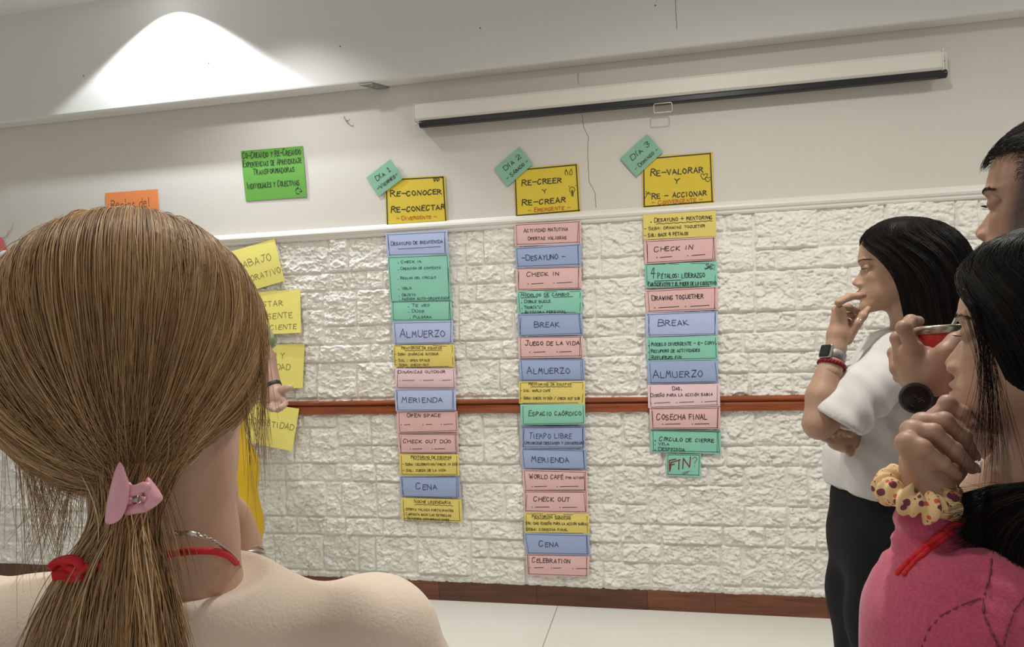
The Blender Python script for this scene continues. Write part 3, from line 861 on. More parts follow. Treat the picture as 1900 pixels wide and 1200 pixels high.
for sx, xx in ((-1, x0), (1, x1)):
    cp = bevel(MB().box((min(xx, xx + sx * .004), D - .088, z0 - .003), (max(xx, xx + sx * .004), D, z0 + hc + .003)).build('end_cap', m_case, scr), .003)
    br_ = MB().box((min(xx + sx * .004, xx + sx * .028), D - (.004 if sx < 0 else .05), z0 + .004), (max(xx + sx * .004, xx + sx * .028), D, z0 + hc + .001)).build('wall_bracket', m_case, scr)
    MB().lathe((xx + sx * .016, D - (.004 if sx < 0 else .05), z0 + hc * .55), (0, -1, 0), [(.0001, .003), (.003, .002), (.004, 0)], 10).build('screw', m_steel, br_)
bl, brr = W(779, 235.5, .06), W(1756, 131, .06)
zb = (bl[2] + brr[2]) / 2
bar = [(.043, zb - .014), (.072, zb - .014), (.076, zb - .009), (.076, zb + .008), (.072, zb + .014), (.043, zb + .014)]
bar = MB().extrude(bar, (bl[0] + .02, D, 0), (brr[0] - .02, D, 0), axes=(Y, Z_)).build('bottom_bar', m_bar, scr)
for xx, sx in ((bl[0], 1), (brr[0], -1)):
    bevel(MB().lathe((xx, D - .059, zb), (sx, 0, 0), [(.0001, 0), (.016, 0), (.0175, .003), (.0175, .03), (.0001, .03)], 16).build('bar_end', m_bar, scr, True), .002)
MB().box((bl[0] + .02, D - .061, zb + .013), (brr[0] - .02, D - .058, z0 + .002)).build('screen_fabric', m_case, scr)
hx0, hx1 = W(1213, 196, .075)[0], W(1247, 196, .075)[0]
hz0, hz1 = W(1213, 210, .078)[2], W(1213, 193, .078)[2]
yh = D - .079
MB().tube([(hx0 + .004, yh, hz1), (hx0, yh, hz1 - .006), (hx0, yh, hz0 + .004), (hx0 + .004, yh, hz0), (hx1 - .004, yh, hz0), (hx1, yh, hz0 + .004), (hx1, yh, hz1 - .006), (hx1 - .004, yh, hz1)], .0021, 8, close=True).build('pull_handle', m_wire, scr, True)

e = empty('steel_bracket', W(684, 170, .05))
tag(e, 'small grey steel plate under the beam left of the projection screen', 'bracket')
zz = 2.430
bx0, bx1 = W(664, 168, BEAM)[0], W(690, 168, BEAM)[0]
pb = MB()
pb.add([(bx0, D - BEAM + .004, zz), (bx1, D - BEAM + .004, zz), (bx1 + .05, D - .004, zz), (bx0 + .06, D - .004, zz), (bx0, D - BEAM + .004, zz - .006), (bx1, D - BEAM + .004, zz - .006), (bx1 + .05, D - .004, zz - .006), (bx0 + .06, D - .004, zz - .006)],
       [[0, 1, 2, 3], [7, 6, 5, 4], [0, 4, 5, 1], [1, 5, 6, 2], [2, 6, 7, 3], [3, 7, 4, 0]])
pb.build('plate', m_steel, e)
for (a, c) in ((.45, .3), (.6, .65)):
    MB().lathe((bx0 + a * .1 + .01, D - BEAM + .004 + c * .08, zz - .006), (0, 0, -1), [(.0001, .003), (.004, .002), (.005, 0)], 10).build('screw', m_wire, e)
hk = MB().tube([W(638.5, 216, .003), W(639, 219, .006), W(641, 222, .012), W(645, 224, .016), W(648, 223, .020), W(648, 220, .022)], .0022, 8).tube([W(643, 224, 0.0), W(644, 224, .014)], .003, 8)
hk = hk.build('wall_hook', m_steel, None, True)
tag(hk, 'small bare metal hook on the wall below the steel bracket', 'hook')

# ------------------------------------------------------------------ figures: smooth-blended solids turned into one surface
def unit(v):
    v = np.asarray(v, float)
    return v / (np.linalg.norm(v) + 1e-12)


def smin(a, b, k):
    if k <= 0: return np.minimum(a, b)
    h = np.clip(0.5 + 0.5 * (b - a) / k, 0, 1)
    return b * (1 - h) + a * h - k * h * (1 - h)


class Solid:
    def __init__(self):
        self.ops = []
        self.lo = np.array([1e9] * 3)
        self.hi = -self.lo

    def _add(self, f, k, op, lo, hi, grow=True):
        lo, hi = np.asarray(lo, float), np.asarray(hi, float)
        self.ops.append((f, k, op, lo, hi))
        if op == 'u' and grow:
            self.lo = np.minimum(self.lo, lo)
            self.hi = np.maximum(self.hi, hi)
        return self

    def cone(self, a, b, ra, rb=None, k=0.01, op='u'):
        a, b = np.asarray(a, float), np.asarray(b, float)
        rb = ra if rb is None else rb
        ab = b - a
        L2 = float(ab @ ab) + 1e-12

        def f(X):
            t = np.clip(((X - a) @ ab) / L2, 0, 1)
            q = X - a - t[..., None] * ab
            return np.sqrt((q * q).sum(-1)) - (ra + (rb - ra) * t)
        r = max(ra, rb)
        return self._add(f, k, op, np.minimum(a, b) - r, np.maximum(a, b) + r)

    def chain(self, pts, rs, k=0.01):
        for i in range(len(pts) - 1):
            self.cone(pts[i], pts[i + 1], rs[i], rs[i + 1], k)
        return self

    def ell(self, c, r, R=None, k=0.01, op='u'):
        """ellipsoid; the rows of R are its axes"""
        c, r = np.asarray(c, float), np.asarray(r, float)
        R = np.eye(3) if R is None else np.asarray(R, float)

        def f(X):
            q = (X - c) @ R.T
            k0 = np.sqrt(((q / r) ** 2).sum(-1))
            k1 = np.sqrt(((q / (r * r)) ** 2).sum(-1)) + 1e-9
            return k0 * (k0 - 1) / k1
        e = np.abs(R.T) @ r
        return self._add(f, k, op, c - e, c + e)

    def half(self, p, n, k=0.0):
        """keep what lies behind the plane through p with outward normal n"""
        p, n = np.asarray(p, float), unit(n)
        self.ops.append((lambda X: (X - p) @ n, k, 'i', None, None))
        return self

    def warp(self, f):
        """f(X) is added to the distance: bumps, folds, creases"""
        self.ops.append((f, 0, 'w', None, None))
        return self

    def value(self, X):
        d = np.full(X.shape[:-1], 10.0)
        for f, k, op, lo, hi in self.ops:
            v = f(X)
            d = smin(d, v, k) if op == 'u' else (-smin(-d, v, k) if op == 's' else (-smin(-d, -v, k) if op == 'i' else d + v))
        return d

    def mesh(self, name, vox, lo=None, hi=None):
        lo = (self.lo if lo is None else np.asarray(lo, float)) - 3 * vox
        hi = (self.hi if hi is None else np.asarray(hi, float)) + 3 * vox
        n = np.ceil((hi - lo) / vox).astype(int) + 1
        ax = [lo[i] + vox * np.arange(n[i]) for i in range(3)]
        d = np.full(tuple(n), 1.0, dtype=np.float32)
        for f, k, op, l, h in self.ops:
            if l is None:
                sl = (slice(None),) * 3
            else:
                m = k + 4 * vox
                i0 = [max(0, int((l[i] - m - lo[i]) / vox)) for i in range(3)]
                i1 = [min(n[i], int((h[i] + m - lo[i]) / vox) + 2) for i in range(3)]
                if any(b_ <= a for a, b_ in zip(i0, i1)): continue
                sl = tuple(slice(a, b_) for a, b_ in zip(i0, i1))
            sub = d[sl]
            X = np.stack(np.meshgrid(*[ax[i][sl[i]] for i in range(3)], indexing='ij'), -1)
            if op in 'wi':                   # only near the surface matters
                near = sub < 0.12
                if op == 'w':
                    sub[near] += f(X[near]).astype(np.float32)
                else:
                    sub[near] = (-smin(-sub[near], -f(X[near]), k)).astype(np.float32)
                continue
            v = f(X)
            d[sl] = smin(sub, v, k) if op == 'u' else -smin(-sub, v, k)
        return surface(name, d, lo, vox)


def surface(name, d, lo, vox):
    s = d < 0
    c = s[:-1, :-1, :-1].astype(np.int8)
    tot = np.zeros(c.shape, np.int8)
    for i in (0, 1):
        for j in (0, 1):
            for k in (0, 1):
                tot += s[i:s.shape[0] - 1 + i, j:s.shape[1] - 1 + j, k:s.shape[2] - 1 + k]
    act = (tot > 0) & (tot < 8)
    I = np.argwhere(act)
    idx = np.full(act.shape, -1, np.int64)
    idx[act] = np.arange(len(I))
    acc = np.zeros((len(I), 3))
    cnt = np.zeros(len(I))
    cor = [(i, j, k) for i in (0, 1) for j in (0, 1) for k in (0, 1)]
    dv = {q: d[I[:, 0] + q[0], I[:, 1] + q[1], I[:, 2] + q[2]] for q in cor}
    for a in cor:
        for ax in range(3):
            if a[ax] == 0:
                b_ = list(a)
                b_[ax] = 1
                b_ = tuple(b_)
                da, db = dv[a], dv[b_]
                cr = (da < 0) != (db < 0)
                t = np.where(cr, da / np.where(np.abs(da - db) < 1e-9, 1, da - db), 0)
                p = np.tile(np.array(a, float), (len(I), 1))
                p[:, ax] += t
                acc[cr] += p[cr]
                cnt[cr] += 1
    V = lo + vox * (I + acc / np.maximum(cnt, 1)[:, None])
    quads = []
    for ax in range(3):
        o1, o2 = [i for i in range(3) if i != ax]
        a = np.moveaxis(s, ax, 0)
        ed = a[:-1] != a[1:]
        E_ = np.argwhere(ed)
        if not len(E_): continue
        inside = a[:-1][ed]
        full = np.zeros((len(E_), 3), int)
        full[:, ax] = E_[:, 0]
        full[:, o1] = E_[:, 1]
        full[:, o2] = E_[:, 2]
        ok = (full[:, o1] > 0) & (full[:, o2] > 0) & (full[:, o1] < s.shape[o1] - 1) & (full[:, o2] < s.shape[o2] - 1)
        full, inside = full[ok], inside[ok]
        q = []
        for (b1, b2) in ((0, 0), (1, 0), (1, 1), (0, 1)):
            g = full.copy()
            g[:, o1] -= b1
            g[:, o2] -= b2
            q.append(idx[g[:, 0], g[:, 1], g[:, 2]])
        q = np.stack(q, -1)
        flip = inside if ax != 1 else ~inside
        q[~flip] = q[~flip][:, ::-1]
        q = q[:, ::-1]
        quads.append(q)
    q = np.concatenate(quads)
    q = q[(q >= 0).all(1)]
    c0 = V.mean(0)
    a_, b_, c_ = V[q[:, 0]] - c0, V[q[:, 1]] - c0, V[q[:, 2]] - c0
    if (a_ * np.cross(b_, c_)).sum() < 0: q = q[:, ::-1]
    return V, q


def join(*parts):
    V, Q, n = [], [], 0
    for v, q in parts:
        V.append(v)
        Q.append(q + n)
        n += len(v)
    return np.concatenate(V), np.concatenate(Q)


def put(name, vq, m, parent=None, tint=None, flip=False):
    V, q = vq
    me = npmesh(name, V, q[:, ::-1] if flip else q, True)
    if tint is not None:
        at = me.color_attributes.new('tint', 'FLOAT_COLOR', 'POINT')
        c = np.ones((len(V), 4), np.float32)
        c[:, :3] = tint
        at.data.foreach_set('color', c.ravel())
    o = link(name, me, None, m)
    if parent is not None: under(o, parent)
    return o


def skin_mat(name, rough=0.5, sss=0.12):
    m = bpy.data.materials.new(name)
    m.use_nodes = True
    nt = m.node_tree
    b = nt.nodes['Principled BSDF']
    a = nt.nodes.new('ShaderNodeVertexColor')
    a.layer_name = 'tint'
    tc = nt.nodes.new('ShaderNodeTexCoord')
    n = nt.nodes.new('ShaderNodeTexNoise')
    n.inputs['Scale'].default_value = 60
    n.inputs['Detail'].default_value = 4
    nt.links.new(tc.outputs['Object'], n.inputs['Vector'])
    mr = nt.nodes.new('ShaderNodeMapRange')
    mr.inputs['To Min'].default_value = 0.86
    mr.inputs['To Max'].default_value = 1.12
    nt.links.new(n.outputs['Fac'], mr.inputs[0])
    mx = nt.nodes.new('ShaderNodeMixRGB')
    mx.blend_type = 'MULTIPLY'
    mx.inputs[0].default_value = 1
    nt.links.new(a.outputs[0], mx.inputs[1])
    nt.links.new(mr.outputs[0], mx.inputs[2])
    nt.links.new(mx.outputs[0], b.inputs['Base Color'])
    b.inputs['Roughness'].default_value = rough
    b.inputs['Subsurface Weight'].default_value = sss
    b.inputs['Subsurface Radius'].default_value = (1.0, 0.35, 0.2)
    b.inputs['Subsurface Scale'].default_value = 0.004
    n2 = nt.nodes.new('ShaderNodeTexNoise')
    n2.inputs['Scale'].default_value = 420
    nt.links.new(tc.outputs['Object'], n2.inputs['Vector'])
    bp = nt.nodes.new('ShaderNodeBump')
    bp.inputs['Strength'].default_value = 0.12
    bp.inputs['Distance'].default_value = 0.001
    nt.links.new(n2.outputs['Fac'], bp.inputs['Height'])
    nt.links.new(bp.outputs[0], b.inputs['Normal'])
    return m


def hair_mat(name, stops, rough=0.4, spec=0.4, wave=0.0):
    """strand colour by the strand's own random value"""
    m = bpy.data.materials.new(name)
    m.use_nodes = True
    nt = m.node_tree
    b = nt.nodes['Principled BSDF']
    a = nt.nodes.new('ShaderNodeAttribute')
    a.attribute_name = 'strand'
    cr = nt.nodes.new('ShaderNodeValToRGB')
    el = cr.color_ramp.elements
    while len(el) < len(stops): el.new(0.5)
    for e, (p, c) in zip(el, stops):
        e.position = p
        e.color = (*c, 1)
    nt.links.new(a.outputs['Fac'], cr.inputs[0])
    nt.links.new(cr.outputs[0], b.inputs['Base Color'])
    b.inputs['Roughness'].default_value = rough
    b.inputs['Specular IOR Level'].default_value = spec
    return m


def strands(name, paths, r0, r1, m, parent, val=None, sides=3):
    """paths (n, k, 3) as thin tapering tubes in one mesh"""
    paths = np.asarray(paths, float)
    n, k, _ = paths.shape
    t = np.gradient(paths, axis=1)
    t /= np.linalg.norm(t, axis=-1, keepdims=True) + 1e-9
    ref = np.tile(np.array([0.31, -0.9, 0.29]), (n, k, 1))
    s = np.cross(t, ref)
    s /= np.linalg.norm(s, axis=-1, keepdims=True) + 1e-9
    q = np.cross(t, s)
    u = np.linspace(0, 1, k)[None, :, None]
    rad = np.broadcast_to(np.asarray(r0), (n,))[:, None, None] * (1 - u) + np.broadcast_to(np.asarray(r1), (n,))[:, None, None] * u
    rad = rad * np.minimum(1, .35 + 6 * u) * np.minimum(1, .25 + 5 * (1 - u))
    V = np.stack([paths + rad * (s * math.cos(2 * math.pi * j / sides) + q * math.sin(2 * math.pi * j / sides)) for j in range(sides)], 2)
    idx = np.arange(n * k * sides).reshape(n, k, sides)
    Q = []
    for j in range(sides):
        j2 = (j + 1) % sides
        Q.append(np.stack([idx[:, :-1, j], idx[:, :-1, j2], idx[:, 1:, j2], idx[:, 1:, j]], -1).reshape(-1, 4))
    me = npmesh(name, V.reshape(-1, 3), np.concatenate(Q), True)
    val = rng.random(n) if val is None else val
    at = me.attributes.new('strand', 'FLOAT', 'POINT')
    at.data.foreach_set('value', np.repeat(val, k * sides).astype(np.float32))
    o = link(name, me, None, m)
    if parent is not None: under(o, parent)
    return o


class Frame:
    """a head's own axes: x to the face, y to its left, z up; s scales an average head"""
    def __init__(self, fwd, up, s=1.0, anchor=None, at=(0, 0, 0)):
        self.f = unit(fwd)
        self.u = unit(np.asarray(up, float) - self.f * np.dot(up, self.f))
        self.l = np.cross(self.u, self.f)
        self.R = np.stack([self.f, self.l, self.u])
        self.s = s
        self.o = np.zeros(3)
        if anchor is not None:              # local point anchor lies at world point at
            self.o = np.asarray(at, float) - s * (np.asarray(anchor, float) @ self.R)

    def w(self, p):
        return self.o + self.s * (np.asarray(p, float) @ self.R)

    def loc(self, X):
        return (X - self.o) @ self.R.T / self.s


PROFILE = np.array([(.130, .0), (.113, .03), (.100, .055), (.085, .072), (.065, .0845), (.040, .0905), (.022, .0925), (.012, .088), (.004, .0855), (-.006, .0895), (-.018, .098),
                    (-.028, .1055), (-.034, .1085), (-.039, .1060), (-.044, .0965), (-.048, .0930), (-.053, .0935), (-.0575, .0985), (-.061, .0985), (-.0645, .0935), (-.0665, .0930), (-.070, .0965),
                    (-.075, .0955), (-.081, .0885), (-.086, .0875), (-.094, .0905), (-.101, .0900), (-.108, .083), (-.114, .068), (-.120, .05)])
BROAD = np.array([(.130, .0), (.113, .03), (.100, .055), (.085, .072), (.065, .0845), (.040, .0900), (.022, .0895), (.004, .0840), (-.018, .0850), (-.040, .0875), (-.060, .0885), (-.080, .086), (-.094, .0885), (-.101, .0880), (-.108, .081), (-.114, .066), (-.120, .05)])


def head_base(x, y, z, man=False):
    def el(c, r):
        q = [(x - c[0]) / r[0], (y - c[1]) / r[1], (z - c[2]) / r[2]]
        k0 = np.sqrt(q[0] ** 2 + q[1] ** 2 + q[2] ** 2)
        k1 = np.sqrt((q[0] / r[0]) ** 2 + (q[1] / r[1]) ** 2 + (q[2] / r[2]) ** 2) + 1e-9
        return k0 * (k0 - 1) / k1
    d = el((-.012, 0, .032), (.097, .074, .084))
    d = smin(d, el((.028, 0, -.030), (.058, .060, .076)), .03)
    ay = np.abs(y)
    jx = .006 if man else 0
    # jaw: from below the ear to the chin
    a = np.array([-.005, .050 + jx, -.052])
    c = np.array([.068, .014 + jx, -.096])
    ab = c - a
    t = np.clip(((x - a[0]) * ab[0] + (ay - a[1]) * ab[1] + (z - a[2]) * ab[2]) / (ab @ ab), 0, 1)
    j = np.sqrt((x - a[0] - t * ab[0]) ** 2 + (ay - a[1] - t * ab[1]) ** 2 + (z - a[2] - t * ab[2]) ** 2) - (.016 + .002 * (1 - t))
    return smin(d, j, .035)


_gx = np.linspace(.0, .14, 281)
_gz = np.linspace(-.13, .13, 131)
_XX, _ZZ = np.meshgrid(_gx, _gz)
BASE_FRONT = {}
for _m in (False, True):
    _d = head_base(_XX, np.zeros_like(_XX), _ZZ, _m) < 0
    BASE_FRONT[_m] = np.where(_d.any(1), _gx[np.where(_d.any(1), 280 - np.argmax(_d[:, ::-1], 1), 0)], 0)


def head_value(L, man=False, lid=.3, nose=1.0):
    x, y, z = L[..., 0], L[..., 1], L[..., 2]
    d = head_base(x, y, z, man)
    base = np.interp(z, _gz, BASE_FRONT[man])
    br = np.interp(z, BROAD[::-1, 0], BROAD[::-1, 1])
    pf = np.interp(z, PROFILE[::-1, 0], PROFILE[::-1, 1])
    front = np.clip((x - .015) / .04, 0, 1)
    inz = np.clip((z + .122) / .012, 0, 1) * np.clip((.10 - z) / .02, 0, 1) * np.clip((base - .045) / .02, 0, 1)
    d = d - np.clip(br - base, -.03, .03) * np.exp(-(y / .046) ** 2) * front * inz
    wn = np.interp(z, [-.12, -.085, -.066, -.050, -.044, -.038, -.030, -.015, .005, .03, .06], [.02, .022, .020, .017, .0165, .0150, .0115, .0085, .0085, .03, .05])
    d = d - (pf - br) * nose * np.exp(-(y / wn) ** 2) * front * inz
    ay = np.abs(y)
    # wings of the nose, nostrils, eye sockets, brow, cheekbone
    d = smin(d, np.sqrt(((x - .0915) / 1.25) ** 2 + (ay - .0125) ** 2 + (z + .0395) ** 2) - .0068, .007)
    d = -smin(-d, np.sqrt((x - .0965) ** 2 + ((ay - .0075) / .9) ** 2 + (z + .0465) ** 2) - .0035, .003)
    d = d + .0115 * np.exp(-((ay - .032) / .017) ** 2 - ((z - .004) / .011) ** 2) * front
    d = d - .0030 * np.exp(-((ay - .032) / .022) ** 2 - ((z - .023) / .007) ** 2) * front * (1.4 if man else 1)
    d = d - .0030 * np.exp(-((ay - .046) / .016) ** 2 - ((z + .020) / .014) ** 2) * front
    d = d + .0014 * np.exp(-(y / .022) ** 2 - ((z + .0660) / .0016) ** 2) * front
    # eyelids over the ball
    e = np.sqrt((x - .0685) ** 2 + (ay - .031) ** 2 + (z - .004) ** 2) - .0128
    cut = (.004 - lid * .012 + (x - .0685) * .1) - z
    e = np.maximum(e, cut)
    e2 = np.maximum(np.sqrt((x - .0685) ** 2 + (ay - .031) ** 2 + (z - .004) ** 2) - .0124, z - (.004 - .0075))
    d = smin(d, e, .003)
    d = smin(d, e2, .003)
    # ears
    q = np.sqrt(((x + .012 + .15 * (z)) / .017) ** 2 + ((ay - .076) / .0075) ** 2 + ((z + .006) / .031) ** 2)
    ear = (q - 1) * .0075
    ear = -smin(-ear, np.sqrt(((x + .009) / .9) ** 2 + (ay - .086) ** 2 + ((z + .002) / 1.7) ** 2) - .009, .003)
    d = smin(d, ear, .006)
    return d


def add_head(S, fr, man=False, lid=.3, nose=1.0, k=.02):
    lo = np.min([fr.w((a, b_, c)) for a in (-.12, .12) for b_ in (-.1, .1) for c in (-.13, .13)], 0)
    hi = np.max([fr.w((a, b_, c)) for a in (-.12, .12) for b_ in (-.1, .1) for c in (-.13, .13)], 0)
    S._add(lambda X: head_value(fr.loc(X), man, lid, nose) * fr.s, k, 'u', lo, hi)


def head_tint(V, fr, skin, lip, blush, brow=None):
    L = fr.loc(V)
    x, y, z = L[:, 0], L[:, 1], L[:, 2]
    skin, lip, blush = map(np.array, (skin, lip, blush))
    c = np.tile(skin, (len(V), 1))
    w = (np.exp(-((np.abs(y) - .04) / .02) ** 2 - ((z + .03) / .02) ** 2) * .5 + np.exp(-(y / .018) ** 2 - ((z + .035) / .014) ** 2) * .6) * (x > .03)
    c = c * (1 - w[:, None]) + blush * w[:, None]
    hw = .023 * np.sqrt(np.clip(1 - ((z + .0665) / .0125) ** 2, 0, 1))
    w = np.clip((hw - np.abs(y)) / .004, 0, 1) * (x > .07) * np.clip((.0115 - np.abs(z + .0665)) / .003, 0, 1)
    c = c * (1 - w[:, None]) + lip * w[:, None]
    w = .35 * np.exp(-((np.abs(y) - .032) / .016) ** 2 - ((z + .002) / .010) ** 2) * (x > .04)
    c = c * (1 - w[:, None] * .6)
    return c


m_white_eye = mat('eye_white', (0.62, 0.58, 0.54), 0.15)
m_iris = mat('dark_iris', (0.02, 0.012, 0.008), 0.1)


def eyes(fr, parent, look=(1, 0, -.1)):
    for sy in (1, -1):
        c = fr.w((.0685, sy * .031, .004))
        o = MB().lathe(c, fr.w(np.asarray(look, float)) - fr.o, [(.0001, .0119 * fr.s), (.0028 * fr.s, .01165 * fr.s), (.0058 * fr.s, .0105 * fr.s), (.0095 * fr.s, .0072 * fr.s), (.0119 * fr.s, 0), (.0095 * fr.s, -.0072 * fr.s), (.0001, -.0119 * fr.s)], 24)
        o.m = [1 if i < 48 else 0 for i in range(len(o.f))]
        o.build('eye', [m_white_eye, m_iris], parent, True)


def brows_and_lashes(fr, parent, m, man=False):
    n = 220 if man else 130
    p = []
    for sy in (1, -1):
        for i in range(n):
            t = rng.random()
            y = .013 + .038 * t
            z = .0215 + .006 * math.sin(t * 2.2) - .004 * t + rng.normal(0, .0016 if man else .0012)
            L = np.array([(xx, sy * y, z) for xx in np.linspace(.12, .03, 60)])
            v = head_value(L, man)
            h = np.argmax(v < 0)
            x = L[h, 0] + .0005
            dr = np.array([-.003 - .004 * t, sy * (.003 + .006 * t), .004 - .006 * t]) * rng.uniform(.6, 1.1)
            p.append([fr.w((x, sy * y, z) + dr * q + np.array([.0012 * q * (1 - q) * 3 + .0012 * q, 0, 0])) for q in (0, .5, 1)])
    strands('eyebrows', p, .00034 * fr.s, .00018 * fr.s, m, parent)
    p = []
    for sy in (1, -1):
        for i in range(46):
            a = -1.05 + 2.1 * i / 45
            b0 = np.array([.0685 + .0128 * math.cos(a), sy * .031 + .0128 * math.sin(a), .001])
            out = np.array([math.cos(a), math.sin(a), 0]) * .0075
            p.append([fr.w(b0 + out * q + np.array([0, 0, -.0035 * q + .004 * q * q])) for q in (0, .5, 1)])
    strands('eyelashes', p, .00028 * fr.s, .00012 * fr.s, m, parent)


def finger(S, pts, r, k=.004):
    """bent finger through its joints; r is the radius at the knuckle"""
    n = len(pts)
    rs = [r * (1.0, .96, .88, .78, .66)[min(i, 4)] for i in range(n)]
    S.chain(pts, rs, k)
    for p, q in zip(pts[1:-1], rs[1:-1]):
        S.ell(p, (q * 1.09,) * 3, k=.003)


def nail(fr_tip, fr_prev, out, r, parent, m):
    """finger nail at the tip of a finger, facing out"""
    d = unit(np.asarray(fr_tip) - np.asarray(fr_prev))
    o = unit(np.asarray(out) - d * np.dot(out, d))
    s = np.cross(d, o)
    S = Solid().ell(np.asarray(fr_tip) + o * r * .62 + d * r * .12, (r * 1.0, r * .72, r * .34), np.stack([d, s, o]))
    put('fingernail', S.mesh('fingernail', r / 7), m, parent)


def fit_noise(f1, f2, amp, seed):
    """soft folds for cloth"""
    r = np.random.default_rng(seed)
    ks = r.normal(0, 1, (7, 3)) * np.array([f1, f1, f2])
    ph = r.uniform(0, 6.28, 7)

    def f(X):
        v = 0
        for kk, p in zip(ks, ph):
            v = v + np.sin(X @ kk + p)
        return amp * v / 7 * 2
    return f


def hair_shape(z, cols):
    """radii and centre shift of a hair style at height z from a table (z, front, back, side)"""
    T = np.array(cols)[::-1]
    return [np.interp(z, T[:, 0], T[:, i]) for i in range(1, T.shape[1])]


ZUP = np.array([0, 0, 1.0])


def styled_hair(name, fr, table, edge, zend, n, m, parent, jitter=.012, seed=1, r=.0007, both=True, cx=-.01, drape=None, shell=True, shell_end=None, edge_far=None):
    """hair parted on the crown that falls round the head: table rows are (z, front, back, side), edge rows (z, angle of the
    front edge from the face in degrees), both from the top down"""
    T = np.array(table)[::-1]
    E = np.array(edge)[::-1]
    g = np.random.default_rng(seed)

    def pos(z, sg, s, k=1.0):
        fb = [np.interp(z, T[:, 0], T[:, i]) for i in (1, 2, 3)]
        e_ = E if (sg > 0 or edge_far is None) else np.array(edge_far)[::-1]
        b0 = np.radians(np.interp(z, e_[:, 0], e_[:, 1]))
        ph = b0 + (math.pi - b0) * s
        c = np.cos(ph)
        x = cx + np.where(c > 0, fb[0], fb[1]) * c * k
        y = sg * fb[2] * np.sin(ph) * k
        p = np.stack([x, y, np.broadcast_to(z, x.shape)], -1)
        if drape is not None: p = p + drape(z, sg, s)
        return p
    if shell:
        zs = np.linspace(T[-1, 0], zend + .03 if shell_end is None else shell_end, 60)
        ss = np.linspace(0.02, 1, 28)
        rows = []
        for z in zs:
            a = pos(z, -1, ss, .97)
            b_ = pos(z, 1, ss[::-1], .97)
            rows.append(np.concatenate([a, b_[1:]]))
        out = np.array(rows)
        rows = []
        for z in zs:
            a = pos(z, -1, ss, .72)
            b_ = pos(z, 1, ss[::-1], .72)
            rows.append(np.concatenate([a, b_[1:]]))
        inn = np.array(rows)
        inn[0] = out[0] * .2 + out[0].mean(0) * .8 - (0, 0, .01)
        nz, ns = out.shape[:2]
        V = np.concatenate([out.reshape(-1, 3), inn.reshape(-1, 3)])
        idx = np.arange(nz * ns).reshape(nz, ns)
        q = np.stack([idx[:-1, :-1], idx[1:, :-1], idx[1:, 1:], idx[:-1, 1:]], -1).reshape(-1, 4)
        o = nz * ns
        Q = [q, q[:, ::-1] + o]
        rim = list(idx[:, 0]) + list(idx[-1, 1:]) + list(idx[::-1, -1][1:]) + list(idx[0, ::-1][1:-1])
        rim = np.array(rim)
        r2 = np.roll(rim, -1)
        Q.append(np.stack([r2, rim, rim + o, r2 + o], -1))
        V = fr.o + fr.s * (V @ fr.R)
        me = npmesh(name, V, np.concatenate(Q), True)
        at = me.attributes.new('strand', 'FLOAT', 'POINT')
        at.data.foreach_set('value', np.full(len(V), .25, np.float32))
        base = link(name, me, None, m)
        under(base, parent)
    else: base = parent
    K = 22
    P_ = []
    u = np.linspace(0, 1, K)
    for i in range(n):
        sg = -1 if g.random() < .5 and both else 1
        s = g.random() ** .8
        za = T[-1, 0] - abs(g.normal(0, .02)) if g.random() < .6 else g.uniform(-.05, T[-1, 0])
        zb = zend + g.normal(0, .02) - abs(g.normal(0, .01))
        z = za + (zb - za) * u
        w = g.normal(0, jitter) * 1.2
        ph1, ph2 = g.uniform(0, 6.28, 2)
        s_ = np.clip(s + w * u * .5 + .010 * np.sin(u * 5 + ph1 + s * 40) * u, 0, 1)
        k = 1.0 + g.normal(0, .012) + .016 * np.sin(s * 55 + z * 14) + abs(g.normal(0, .02)) * u + (.05 * u * g.random() if g.random() < .06 else 0)
        P_.append(pos(z, sg, s_, k))
    P_ = np.array(P_)
    P_ = fr.o + fr.s * (P_ @ fr.R)
    return base, strands('hair_strands' if shell else name, P_, r * fr.s, r * .5 * fr.s, m, base)


def legs(S, c, fh, hipz, spread=.085, foot=.0):
    """thighs, calves and feet from the hip point c to the floor"""
    lh = np.cross(ZUP, fh)
    for sg in (1, -1):
        h = np.array([c[0], c[1], hipz]) + lh * sg * spread
        kn = np.array([h[0], h[1], hipz * .54]) + fh * .015 + lh * sg * .01
        an = np.array([h[0], h[1], .085]) - fh * .02 + lh * sg * .02
        S.chain([h, kn, an], [.085, .058, .038], .03)
        S.chain([an - (0, 0, .035), an - (0, 0, .05) + fh * .15], [.035, .030], .02)


def shoes(c, fh, parent, m, spread=.085):
    lh = np.cross(ZUP, fh)
    for sg in (1, -1):
        a = np.array([c[0], c[1], .045]) + lh * sg * (spread + .03)
        S = Solid().chain([a - fh * .06, a + fh * .05, a + fh * .155], [.042, .045, .038], .03).half((0, 0, .0), (0, 0, -1))
        put('shoe', S.mesh('shoe', .006), m, parent)


m_skin = skin_mat('skin')
m_tee = mat('white_cotton', (0.63, 0.605, 0.585), 0.85, noise=.02, scale=40, bump=.25, bscale=400, sheen=.2)
m_black = mat('black_knit_trousers', (0.007, 0.007, 0.009), 0.85, bump=.2, bscale=500, spec=.25)
m_shoe = mat('dark_shoe_leather', (0.03, 0.025, 0.022), 0.5)
h_black = hair_mat('black_hair', [(0, (.005, .004, .004)), (.7, (.009, .0075, .007)), (1, (.022, .016, .013))], .45, .14)
h_brown = hair_mat('dark_brown_hair', [(0, (.010, .007, .005)), (.7, (.020, .013, .010)), (1, (.045, .03, .02))], .4, .35)

